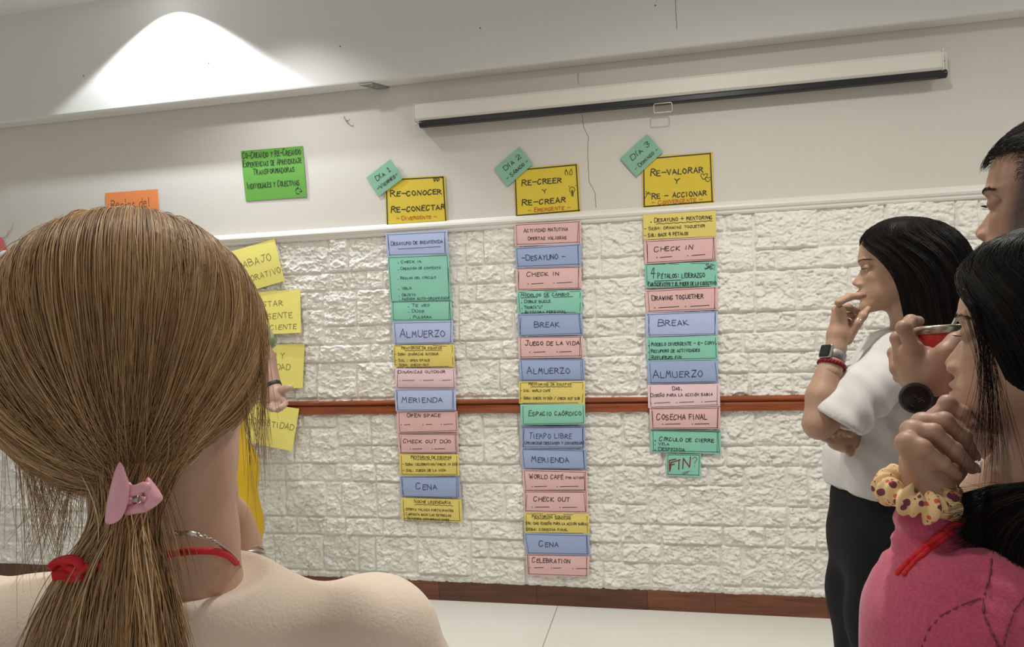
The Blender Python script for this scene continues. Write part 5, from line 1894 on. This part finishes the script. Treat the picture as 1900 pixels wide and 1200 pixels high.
    for (x0, y0, x1, y1) in ((-.3, .35, -.1, .1), (-.1, .3, .1, .0), (.05, -.1, .4, .1), (.1, -.25, .45, -.05), (.5, -.3, .52, -.1), (-.45, -.55, -.2, -.62)):
        p, q = [fc + fo * .0121 + (rt_ * a * .019 + up_ * b_ * .019) for a, b_ in ((x0, y0), (x1, y1))]
        dm.tube([p, q], .0003, 4)
    for a_ in range(12):
        an = a_ * math.pi / 6
        p = fc + fo * .0125 + (rt_ * math.cos(an) + up_ * math.sin(an)) * .0212
        dm.tube([p, p + fo * .0003], .0007, 6)
    dm.build('dial_marks', m_dim, wt)
    hl = MB()
    for i in range(7):
        for j in (-1, 0, 1):
            a = -.75 - .14 * i if True else 0
            dr = fo * math.cos(a) + s2 * math.sin(a) * .92
            p = c + dr * .0345 + ax * j * .006
            hl.lathe(p, dr, [(.0001, .0003), (.0012, .0003), (.0012, -.001)], 8)
            dr = fo * math.cos(-a) + s2 * math.sin(-a) * .92
            p = c + dr * .0345 + ax * j * .006
            hl.lathe(p, dr, [(.0001, .0003), (.0012, .0003), (.0012, -.001)], 8)
    hl.build('strap_holes', m_rock_hole, wt)
    # the cup in his hand
    cc = P(1742, 604, 1.212)
    cup = empty('mate_cup', cc - (0, 0, .075))
    tag(cup, 'red steel-rimmed cup with a metal straw held in the hand with the black watch', 'cup')
    m_red = mat('red_enamel', srgb(186, 40, 30), .32)
    m_st = mat('brushed_steel_rim', (.55, .50, .42), .28, metal=.9)
    up_c = unit(ZUP + RT * -.03 + FW * .05)
    MB().lathe(cc, up_c, [(.0001, -.080), (.020, -.080), (.026, -.076), (.033, -.050), (.0385, -.0115), (.0375, -.0105), (.036, -.0115), (.030, -.05), (.022, -.072), (.0001, -.074)], 56).build('cup_body', m_red, cup, True)
    MB().lathe(cc, up_c, [(.0388, -.0125), (.0400, -.0120), (.0408, -.003), (.0405, 0), (.0392, .0008), (.0380, -.001), (.0378, -.012), (.0388, -.0125)], 56).build('steel_rim', m_st, cup, True)
    MB().lathe(cc, up_c, [(.0001, -.008), (.02, -.009), (.0372, -.011)], 40).build('yerba_leaves', mat('green_brown_yerba', (.06, .06, .02), .95, bump=.9, bscale=700), cup, True)
    a, b_ = P(1748, 640, 1.212), P(1775, 590, 1.205)
    MB().tube([a, a * .5 + b_ * .5, b_, b_ + (b_ - a) * .35], [.0030, .0030, .0032, .0036], 12).build('metal_straw', m_st, cup, True)


man_with_cup()


# ------------------------------------------------------------------ the speaker in yellow by the wall, mostly behind the blonde head
def speaker():
    d = 2.62
    c0 = P(388, 1000, d)
    root = empty('person', (c0[0], c0[1], 0))
    tag(root, 'person in yellow by the wall, open hand held out beside the blonde head', 'person')
    fwd = unit(RT * .45 - FW * .85)
    fh = unit((fwd[0], fwd[1], 0))
    lh = np.cross(ZUP, fh)
    A = np.stack([fh, lh, ZUP])
    skin = (.40, .24, .17)
    fr = Frame(fh, ZUP, 1.0, (0, 0, 0), P(352, 545, d))
    S = Solid()
    add_head(S, fr, lid=.5)
    nb = fr.w((-.035, 0, -.17))
    S.chain([fr.w((-.022, 0, -.05)), fr.w((-.032, 0, -.115)), nb], [.052, .05, .056], .03)
    hip = P(385, 1010, d + .02)
    sh, fsh = nb + lh * .155 - (0, 0, .05), nb - lh * .155 - (0, 0, .05)
    S.cone(sh, fsh, .05, k=.04).ell(P(370, 740, d), (.10, .15, .17), A, .05).ell(P(380, 880, d), (.095, .125, .14), A, .05).ell(hip, (.115, .16, .13), A, .05)
    legs(S, hip, fh, hip[2] - .03)
    elb, wri = P(474, 628, d - .13), P(507, 716, d - .20)
    S.chain([sh, elb], [.048, .040], .03).chain([elb, P(490, 668, d - .16), wri], [.040, .038, .026], .012)
    S.chain([fsh, fsh + fh * .06 - (0, 0, .27), fsh + fh * .22 - (0, 0, .30) + lh * .08], [.048, .038, .026], .02)
    S.ell(fsh + fh * .28 - (0, 0, .29) + lh * .11, (.05, .03, .02), A, .02)
    trunk = S.mesh('trunk', .0075)
    tint = [head_tint(trunk[0], fr, skin, (.40, .18, .15), (.44, .24, .17))]
    S = Solid()
    S.chain([P(500, 697, d - .185), wri, P(512, 728, d - .215)], [.029, .0235, .024], .01)
    S.ell(P(513, 737, d - .225), (.030, .024, .030), np.stack([RT, FW, UP]), .01)
    dd = d - .235
    finger(S, [P(508, 747, dd), P(503, 754, dd - .02), P(497, 754, dd - .03), P(493, 750, dd - .035)], .0092)
    finger(S, [P(514, 749, dd), P(511, 758, dd - .02), P(505, 759, dd - .035), P(500, 757, dd - .045)], .0096)
    finger(S, [P(520, 747, dd), P(520, 757, dd - .02), P(515, 760, dd - .04), P(509, 760, dd - .05)], .0096)
    finger(S, [P(525, 741, dd), P(529, 748, dd - .02), P(526, 753, dd - .04), P(520, 755, dd - .05)], .0092)
    S.chain([P(516, 728, d - .22), P(525, 723, d - .235), P(533, 720, d - .24), P(540, 718.5, d - .245)], [.015, .0118, .0105, .008], .008)
    hnd = S.mesh('hand', .002)
    tint.append(np.tile((.50, .33, .26), (len(hnd[0]), 1)))
    put('body', join(trunk, hnd), m_skin, root, np.concatenate(tint))
    eyes(fr, root)
    brows_and_lashes(fr, root, h_brown)
    m_y = mat('mustard_yellow_cotton', srgb(206, 168, 24), .8, noise=.08, scale=30, bump=.2, bscale=300)
    S = Solid()
    S.cone(sh, fsh, .066, k=.05).ell(P(375, 740, d), (.125, .17, .20), A, .05).ell(P(390, 880, d), (.125, .165, .17), A, .06).ell(P(388, 985, d), (.135, .175, .16), A, .05)
    S.cone(P(388, 960, d), P(385, 1100, d), .165, .17, .05)
    S.chain([sh, sh * .45 + elb * .55], [.062, .062], .03).chain([fsh, fsh + fh * .04 - (0, 0, .16)], [.062, .06], .03)
    S.half(P(385, 1120, d), -UP)
    G = Solid().chain([sh * .6 + elb * .4, elb, P(483, 646, d - .145)], [.054, .056, .056], .02).half(P(484, 640, d - .145), unit(wri - elb))
    G.warp(fit_noise(60, 60, .004, 40))
    put('sleeve', G.mesh('sleeve', .006), mat('pale_green_print', srgb(150, 168, 130), .85, noise=.5, scale=60), root)['label'] = 'pale green patterned sleeve'
    S.warp(fit_noise(22, 12, .006, 21))
    put('tunic', S.mesh('tunic', .008), m_y, root)
    S = Solid()
    for sg in (1, -1):
        a = hip + lh * sg * .085
        S.chain([a, (a[0], a[1], hip[2] * .54), (a[0], a[1], .10)], [.10, .075, .06], .04)
    put('trousers', S.mesh('trousers', .012), m_black, root)
    shoes(hip, fh, root, m_shoe)
    tb = [(.132, .004, .004, .002), (.130, .024, .03, .02), (.123, .050, .062, .042), (.108, .078, .096, .064), (.085, .098, .122, .079), (.05, .1065, .125, .088), (.01, .106, .125, .09), (-.05, .10, .12, .092), (-.15, .08, .11, .095)]
    ed = [(.132, 0), (.085, 3), (.074, 14), (.05, 40), (.02, 60), (-.02, 74), (-.06, 80), (-.15, 90)]
    styled_hair('hair', fr, tb, ed, -.14, 700, h_brown, root, seed=14, r=.0011)
    m_strap = mat('black_strap', (.012, .012, .013), .5)
    ax = unit(wri - P(490, 668, d - .16))
    MB().lathe(wri, ax, [(.0245, -.008), (.0275, -.007), (.0275, .007), (.0245, .008)], 28, closed=True).build('wristband', m_strap, root, True)


speaker()


# ------------------------------------------------------------------ the blonde woman in front, seen from behind
m_cream = mat('cream_cotton', srgb(222, 204, 186), 0.85, noise=.03, scale=30, bump=.3, bscale=350, sheen=.2)
h_blonde = hair_mat('dark_blonde_hair', [(0, srgb(118, 90, 60)), (.4, srgb(170, 134, 94)), (.75, srgb(208, 172, 126)), (1, srgb(240, 212, 170))], .40, .35)
m_pinkclip = mat('pink_plastic', srgb(226, 164, 178), .35, sss=.1)
m_silver = mat('silver', (.60, .58, .54), .3, metal=1.0)


def blonde_woman():
    c0 = P(300, 1100, .58)
    root = empty('person', (c0[0], c0[1], 0))
    tag(root, 'woman with blonde ponytail in a pink claw clip, cream top, seen from behind at left', 'person')
    f = unit(FW * math.cos(.42) + RT * math.sin(.42) - UP * .06)
    fr = Frame(f, UP, 1.0, (-.010, 0, .030), P(236, 640, .575))
    fh = unit((f[0], f[1], 0))
    lh = np.cross(ZUP, fh)
    A = np.stack([fh, lh, ZUP])
    skin = (.47, .29, .20)
    S = Solid()
    add_head(S, fr, lid=.3)
    S.chain([P(310, 780, .575), P(303, 890, .565), P(308, 1000, .57), P(312, 1110, .58)], [.050, .0495, .0515, .058], .012)
    # shoulder slope under the neck
    S.cone(P(330, 1162, .60), P(500, 1190, .61), .040, .024, .03).cone(P(300, 1170, .60), P(90, 1235, .62), .036, .020, .03)
    head = S.mesh('head', .0024)
    tint = [head_tint(head[0], fr, skin, (.45, .2, .17), (.48, .28, .20))]
    rsh, lsh = P(696, 1180, .62), P(-90, 1200, .60)
    hip = P(330, 2300, .66)
    hip[2] = .66
    S = Solid()
    S.cone(P(330, 1150, .595), rsh, .040, .030, .03).cone(P(300, 1150, .595), lsh, .044, .040, .04)
    up_c = np.array([(rsh[0] + lsh[0]) / 2, (rsh[1] + lsh[1]) / 2, rsh[2] - .185])
    S.ell(up_c - (0, 0, .02), (.085, .155, .13), A, .04).ell((hip[0], hip[1], .80), (.095, .13, .13), A, .05).ell(hip, (.12, .165, .13), A, .05)
    legs(S, hip, fh, hip[2] - .03)
    relb, rwri = rsh + fh * .12 - (0, 0, .25) + lh * -.02, P(437, 1050, .668)
    S.chain([rsh, relb], [.034, .036], .03).chain([relb, rwri], [.039, .0255], .012)
    lelb = lsh - (0, 0, .28) + fh * .03
    S.chain([lsh - (0, 0, .01), lelb, lelb + fh * .2 - (0, 0, .08) - lh * .1], [.036, .034, .027], .02)
    trunk = S.mesh('trunk', .008)
    tint.append(np.tile(skin, (len(trunk[0]), 1)))
    # hand at the chin
    S = Solid()
    S.chain([P(440, 1082, .662), rwri, P(434, 1015, .672)], [.028, .0245, .024], .01)
    kn = [(434, 946, .664), (442, 960, .668), (447, 978, .672), (446, 996, .676)]
    for i, (u, v, q) in enumerate(kn):
        S.cone(P(432, 1020, .674), P(u, v, q), .0145, .0102, .010)
        finger(S, [P(u, v, q), P(u - 18, v - 12 + 3 * i, q - .008), P(u - 44, v - 14 + 4 * i, q + .004), P(u - 58, v - 8 + 4 * i, q + .016)], (.0092, .0096, .0092, .0080)[i])
    S.chain([P(440, 1005, .665), P(428, 965, .66), P(416, 935, .66), P(410, 918, .662)], [.016, .0115, .010, .008], .008)
    hnd = S.mesh('hand', .0016)
    tint.append(np.tile(np.array(skin) * .95, (len(hnd[0]), 1)))
    put('body', join(head, trunk, hnd), m_skin, root, np.concatenate(tint))
    eyes(fr, root)
    brows_and_lashes(fr, root, h_blonde)
    MB().lathe(P(424, 939, .6615), unit(P(416, 934, .656) - P(434, 946, .664)), [(.0112, -.003), (.0122, -.002), (.0122, .002), (.0112, .003), (.0102, 0)], 24, closed=True).build('ring', m_silver, root, True)
    b = MB()
    axb = unit(rwri - P(440, 1082, .662))
    for h in (-.004, 0, .004):
        b.lathe(P(438, 1036, .669) + axb * h, axb, [(.0250, -.0016), (.0266, 0), (.0250, .0016), (.0242, 0)], 32, closed=True)
    b.build('bracelet', m_silver, root, True)
    # top
    S = Solid()
    S.cone(P(330, 1172, .60), P(480, 1162, .605), .046, .0435, .03).cone(P(480, 1162, .605), P(605, 1170, .61), .0435, .033, .02).cone(P(605, 1170, .61), rsh, .033, .034, .02)
    S.cone(P(300, 1172, .60), P(60, 1195, .600), .050, .050, .03).cone(P(60, 1195, .600), lsh, .050, .052, .03)
    S.ell(up_c - (0, 0, .03) - fh * .015, (.095, .165, .16), A, .04).ell((hip[0], hip[1], .78), (.12, .155, .17), A, .05)
    S.ell(P(700, 1182, .612), (.043, .043, .044), A, .018)
    S.chain([rsh, rsh * .45 + relb * .55], [.052, .054], .02).chain([lsh, lsh * .5 + lelb * .5], [.058, .058], .02)
    S.cone(P(318, 1125, .578), P(322, 1260, .59), .068, .085, .03)
    S.ell(P(338, 1010, .570), (.085, .080, .036), np.stack([RT, FW, unit(UP + RT * .10)]), .004, 's')
    S.warp(fit_noise(24, 22, .0022, 31)).warp(fit_noise(60, 50, .0008, 33))
    put('top', S.mesh('top', .0046), m_cream, root)
    S = Solid().ell(hip, (.13, .175, .13), A, .05)
    for sg in (1, -1):
        a = hip + lh * sg * .085
        S.chain([a, (a[0], a[1], hip[2] * .54), (a[0], a[1], .10)], [.10, .075, .06], .04)
    put('trousers', S.mesh('trousers', .012), m_black, root)
    shoes(hip, fh, root, m_shoe)

    # ---- hair: swept back over the skull into the clip
    g = np.random.default_rng(21)
    C0 = P(243, 640, .575)
    rad = np.array([.1035, .1000, .1065])       # along FW, RT, UP
    B = np.stack([FW, RT, UP])
    tie_p = P(236, 905, .487)
    td = unit(((tie_p - C0) @ B.T) / rad)

    def bulge(n_):
        """the loose volume of the hair round the skull"""
        fwd_, r_, u_ = n_[..., 0], n_[..., 1], n_[..., 2]
        k = 1 + .06 * np.exp(-((r_ + .85) / .35) ** 2 - ((u_ + .15) / .5) ** 2) + .00 * r_
        k = k - .05 * np.exp(-((u_ + .95) / .25) ** 2) - .05 * np.exp(-((r_ - .6) / .3) ** 2 - ((u_ + .65) / .25) ** 2)
        return k

    def on_skull(n_, lift=0.0):
        n_ = n_ / np.linalg.norm(n_, axis=-1, keepdims=True)
        return C0 + ((n_ * rad) * (bulge(n_) + lift)[..., None]) @ B
    # under-layer
    th = np.linspace(.02, math.pi - .02, 60)
    ph = np.linspace(0, 2 * math.pi, 90, endpoint=False)
    T_, PH = np.meshgrid(th, ph, indexing='ij')
    n_ = np.stack([np.sin(T_) * np.cos(PH), np.sin(T_) * np.sin(PH), np.cos(T_)], -1)
    # keep the face side open: pull the front of the cap into the skull
    pr = np.where(n_[..., 0] > .45, -.18, -.015)
    V = on_skull(n_, pr).reshape(-1, 3)
    idx = np.arange(60 * 90).reshape(60, 90)
    Q = np.stack([idx[:-1], np.roll(idx[:-1], -1, 1), np.roll(idx[1:], -1, 1), idx[1:]], -1).reshape(-1, 4)
    me = npmesh('hair', V, Q, True)
    at = me.attributes.new('strand', 'FLOAT', 'POINT')
    at.data.foreach_set('value', np.full(len(V), .5, np.float32))
    hair = link('hair', me, None, h_blonde)
    under(hair, root)
    K = 26
    u = np.linspace(0, 1, K)
    paths, val = [], []
    N = 13000
    for i in range(N):
        if i < N * .62:                          # from the hairline and crown, far side
            a = g.uniform(-2.0, 2.0)
            e = g.normal(.12, .25)
            r0 = np.array([math.cos(e) * .55 + .1, math.sin(a) * 1.0, math.cos(a) * 1.0 + .1])
        else:
            r0 = g.normal(0, 1, 3)
            r0[0] -= .5
            r0[2] += .15
        r0 = unit(r0)
        if r0[2] < -.55: continue
        om = math.acos(np.clip(r0 @ td, -1, 1))
        if om < .25: continue
        ub = u ** .92
        n1 = (np.sin((1 - ub) * om)[:, None] * r0 + np.sin(ub * om)[:, None] * td) / math.sin(om)
        # hair hangs a little before it is gathered
        sag = .28 * np.sin(math.pi * u) ** 1.5
        n1[:, 2] -= sag * (.25 + .8 * abs(r0[1]))
        n1[:, 1] += .30 * np.sin(math.pi * u) * r0[1] * .6
        clump = math.sin(r0[1] * 37 + 4 * math.sin(r0[2] * 9)) * .5 + math.sin(r0[1] * 83 + 1.3 + 3 * r0[2]) * .5
        lift = .004 + .012 * clump * np.sin(math.pi * np.clip(u * 1.1, 0, 1)) + g.normal(0, .007)
        wob = g.normal(0, .012) * np.sin(u * g.uniform(3, 7) + g.uniform(0, 6))
        n1[:, 1] += wob
        if g.random() < .025: lift = lift + .05 * np.sin(math.pi * u) * g.random()
        p = on_skull(n1, lift)
        wg = np.clip((u - .45) / .55, 0, 1)[:, None] ** 1.6
        p = p + wg * (tie_p + RT * (r0[1] * .012 + g.normal(0, .006)) + UP * (.012 + g.normal(0, .006)) + FW * g.uniform(-.006, .012) - p[-1])
        paths.append(p)
        val.append(np.clip(.44 + .16 * clump + g.normal(0, .13) + .08 * (r0[1] > .2), 0, 1))
    strands('hair_strands', paths, g.uniform(.00025, .00055, len(paths)), .00025, h_blonde, hair, np.array(val))
    paths, val = [], []
    for i in range(900):
        sd = -1 if g.random() < .6 else 1
        lock = g.integers(0, 9)
        r0 = unit((-.15 + .05 * lock + g.normal(0, .03), sd * (.75 + .03 * lock), .75 - .11 * lock + g.normal(0, .035)))
        om = math.acos(np.clip(r0 @ td, -1, 1))
        n1 = (np.sin((1 - u) * om)[:, None] * r0 + np.sin(u * om)[:, None] * td) / math.sin(om)
        n1[:, 2] -= (.22 + .05 * (lock % 3)) * np.sin(math.pi * u) ** 1.2
        n1[:, 1] += sd * .16 * np.sin(math.pi * u)
        p = on_skull(n1, .022 + .012 * np.sin(math.pi * u) + g.normal(0, .004))
        wg = np.clip((u - .45) / .55, 0, 1)[:, None] ** 1.6
        p = p + wg * (tie_p + RT * sd * .01 + UP * (.012 + g.normal(0, .006)) - p[-1])
        paths.append(p)
        val.append(np.clip(.62 + .12 * ((lock * 7) % 3 - 1) + g.normal(0, .13), 0, 1))
    strands('side_locks', paths, g.uniform(.00025, .0005, len(paths)), .00025, h_blonde, hair, np.array(val))
    # ---- the tail
    paths, val = [], []
    t = np.linspace(0, 1, 24)[:, None]
    for i in range(4200):
        s = g.beta(1.3, 1.3) * 2 - 1
        q = g.normal(0, 1)
        a0 = tie_p + RT * (g.normal(0, .010) + s * .008) + FW * (.012 + g.normal(0, .008)) + UP * .018
        a1 = tie_p + RT * (s * .014 + .004) - UP * .022 - FW * (.002 + .012 * math.sqrt(max(0, 1 - s * s)))
        mid = P(205 + s * 112 + g.normal(0, 8), 1050 + 10 * q, .490 - .030 * math.sqrt(max(0, 1 - s * s)) + .006 * q)
        end = P(185 + s * 165 + g.normal(0, 14), 1310 + 25 * q, .500 - .042 * math.sqrt(max(0, 1 - s * s)) + .008 * q)
        c1 = a1 - UP * .02
        pts = a0 * (1 - t) ** 4 + 4 * a1 * t * (1 - t) ** 3 + 6 * (mid * .6 + c1 * .4) * t * t * (1 - t) ** 2 + 4 * mid * t ** 3 * (1 - t) + end * t ** 4
        pts = pts + RT * (.0025 * np.sin(t * g.uniform(4, 9) + g.uniform(0, 6))) * t
        paths.append(pts)
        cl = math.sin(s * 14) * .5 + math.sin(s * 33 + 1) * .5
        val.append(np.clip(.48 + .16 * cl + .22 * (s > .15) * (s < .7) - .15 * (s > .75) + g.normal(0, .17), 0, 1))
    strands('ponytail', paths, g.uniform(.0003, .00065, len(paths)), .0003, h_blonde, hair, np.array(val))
    # ---- loose ends at the nape and beside the cheek
    paths, val = [], []
    t = np.linspace(0, 1, 18)[:, None]

    def loose(n, a, b_, c, sa, sb, sc_):
        for i in range(n):
            k = g.normal(0, 1)
            pa, pb, pc = (P(q[0] + (k * .8 + g.normal(0, .5)) * w[0], q[1] + g.normal(0, 1) * w[1], q[2] + g.normal(0, .004)) for q, w in ((a, sa), (b_, sb), (c, sc_)))
            paths.append(pa * (1 - t) ** 2 + 2 * pb * t * (1 - t) + pc * t * t)
            val.append(np.clip(g.normal(.5, .2), 0, 1))
    loose(90, (30, 700, .53), (55, 880, .51), (95, 1010, .50), (14, 20), (22, 20), (40, 60))
    loose(70, (110, 780, .50), (150, 900, .49), (90, 1040, .485), (30, 20), (22, 20), (40, 40))
    loose(46, (484, 610, .575), (492, 720, .575), (486, 820, .575), (5, 20), (7, 20), (12, 45))
    loose(26, (455, 700, .56), (470, 790, .56), (478, 880, .56), (12, 20), (14, 20), (16, 50))
    loose(60, (330, 760, .50), (320, 850, .495), (290, 900, .487), (50, 20), (30, 15), (20, 12))
    loose(24, (300, 900, .49), (335, 1010, .49), (350, 1120, .50), (10, 10), (12, 20), (16, 40))
    strands('loose_hair', paths, .00028, .00012, h_blonde, hair, np.array(val))
    paths, val = [], []
    for i in range(220):                         # stray hairs standing off the crown
        a = g.uniform(-1.5, 1.5)
        r0 = unit((g.normal(0, .3), math.sin(a), math.cos(a)))
        dr = unit(np.cross(r0, (1, 0, 0)) * g.choice((-1, 1)) + g.normal(0, .5, 3))
        n1 = np.array([r0 + dr * q * g.uniform(.2, .5) for q in np.linspace(0, 1, 10)])
        paths.append(on_skull(n1, .008 + .05 * np.linspace(0, 1, 10) ** 1.5 * g.uniform(.1, .8)))
        val.append(np.clip(g.normal(.7, .2), 0, 1))
    strands('stray_hair', paths, .00016, .0001, h_blonde, hair, np.array(val))

    # ---- claw clip
    clip = empty('claw_clip', P(245, 912, .452))
    clip.parent = root
    clip.matrix_parent_inverse = Matrix.Translation(-Vector(root.location))
    bpy.context.view_layer.update()

    def plate(name, pts, d0, thick, tilt, dome=.004):
        """a bowed plastic jaw by its outline in the picture"""
        n = len(pts)
        pts = [tuple(q) for q in smooth([tuple(map(float, q)) for q in pts + [pts[0]]], 5)][:-1]
        n = len(pts)
        cu, cv = np.mean(pts, 0)
        front, back = [], []
        rings = 6
        V, Fs = [], []
        for side in (0, 1):
            for r_ in range(rings):
                k = 1 - r_ / rings
                for (a, b_) in pts:
                    uu, vv = cu + (a - cu) * k, cv + (b_ - cv) * k
                    dep = d0 + tilt * (uu - cu) / 100 - dome * (1 - k * k) + (thick * (.55 + .45 * (1 - k ** 4)) if side else -thick * .2 * (1 - k ** 4))
                    V.append(P(uu, vv, dep))
            V.append(P(cu, cv, d0 - dome + (thick if side else -thick * .2)))
        m_ = rings * n + 1
        for side in (0, 1):
            o = side * m_
            for r_ in range(rings - 1):
                for j in range(n):
                    Fs.append([o + r_ * n + j, o + r_ * n + (j + 1) % n, o + (r_ + 1) * n + (j + 1) % n, o + (r_ + 1) * n + j])
            for j in range(n):
                Fs.append([o + (rings - 1) * n + j, o + (rings - 1) * n + (j + 1) % n, o + m_ - 1])
        for j in range(n):
            Fs.append([j, (j + 1) % n, m_ + (j + 1) % n, m_ + j])
        o = MB().add(V, Fs).build(name, m_pinkclip, None, True)
        o.parent = clip
        o.matrix_parent_inverse = Matrix.Translation(-Vector(clip.matrix_world.translation))
        o.data.set_sharp_from_angle(angle=math.radians(50))
        return o

    def cl(o):
        o.parent = clip
        o.matrix_parent_inverse = Matrix.Translation(-Vector(clip.matrix_world.translation))
        return o
    plate('clip_jaw', [(222, 857), (231, 872), (239, 897), (239, 922), (232, 948), (222, 964), (206, 972), (195, 969), (196, 948), (203, 910), (212, 876)], .449, .004, -.012)
    plate('clip_jaw', [(273, 885), (285, 895), (302, 921), (297, 932), (283, 943), (268, 950), (262, 942), (270, 925), (266, 908)], .454, .004, .016)
    cl(MB().tube([P(236, 912, .452), P(252, 909, .450), P(266, 903, .451), P(280, 903, .453)], [.0042, .0034, .0034, .0036], 10).tube([P(238, 945, .454), P(252, 944, .452), P(270, 940, .453)], [.0038, .0030, .0034], 10).build('hinge_bar', m_pinkclip, None, True))
    sp = []
    for i in range(60):
        a = i / 60 * 2 * math.pi * 5
        sp.append(P(250 + 8 * i / 60, 926, .455) + UP * math.cos(a) * .0028 + FW * math.sin(a) * .0028)
    cl(MB().tube(sp, .0006, 6).build('spring', m_silver, None, True))
    tb = MB()
    for (a, b_) in (((232, 900), (262, 918)), ((231, 925), (258, 934)), ((268, 930), (238, 918))):
        tb.tube([P(*a, .462), P((a[0] + b_[0]) / 2, (a[1] + b_[1]) / 2 + 3, .470), P(*b_, .474)], [.0032, .0026, .0014], 8)
    cl(tb.build('clip_teeth', m_pinkclip, None, True))
    # ---- red neck cord with its knot, silver chain
    b = MB()
    b.tube(smooth([tuple(P(*q)) for q in ((215, 1015, .575), (180, 1022, .53), (140, 1040, .475), (160, 1050, .461), (200, 1047, .462), (260, 1036, .497), (318, 1027, .512), (360, 1022, .512), (400, 1023, .522), (425, 1032, .540), (439, 1044, .566))], 6), .0026, 10)
    cord = b.build('neck_cord', m_redcord, root, True)
    kn = MB()
    for (pts, r_) in (([(92, 1056), (108, 1042), (135, 1038), (150, 1050), (138, 1064), (112, 1066), (96, 1070)], .0030), ([(104, 1070), (122, 1052), (142, 1058), (150, 1070), (128, 1074), (112, 1060)], .0028), ([(118, 1040), (130, 1056), (146, 1062), (162, 1052), (180, 1050)], .0026)):
        kn.tube(smooth([tuple(P(a, b_, .458 + .003 * math.sin(i * 1.9))) for i, (a, b_) in enumerate(pts)], 5), r_, 10)
    kn.build('knot', m_redcord, cord, True)
    b = MB()
    cps = smooth([tuple(P(*q)) for q in ((300, 985, .512), (330, 989, .507), (362, 991, .506), (390, 1000, .512), (415, 1016, .528), (436, 1034, .552), (446, 1050, .59))], 10)
    cps = np.array(cps)
    seg = np.concatenate([[0], np.cumsum(np.linalg.norm(np.diff(cps, axis=0), axis=1))])
    for j, s_ in enumerate(np.arange(0, seg[-1], .0026)):
        p = np.array([np.interp(s_, seg, cps[:, k]) for k in range(3)])
        q = np.array([np.interp(min(s_ + .001, seg[-1]), seg, cps[:, k]) for k in range(3)])
        dr = unit(q - p + 1e-9)
        s1 = unit(np.cross(dr, FW if j % 2 else UP))
        lk = [p + dr * math.cos(a) * .0021 + s1 * math.sin(a) * .0013 for a in np.linspace(0, 2 * math.pi, 12, endpoint=False)]
        b.tube(lk, .0004, 5, close=True)
    nk = b.build('necklace', m_silver, root, True)
    p = P(340, 990, .505)
    MB().tube([p - RT * .004, p, p + RT * .004, p + RT * .009], [.0014, .0024, .0024, .0012], 10).build('clasp', m_silver, nk, True)


blonde_woman()
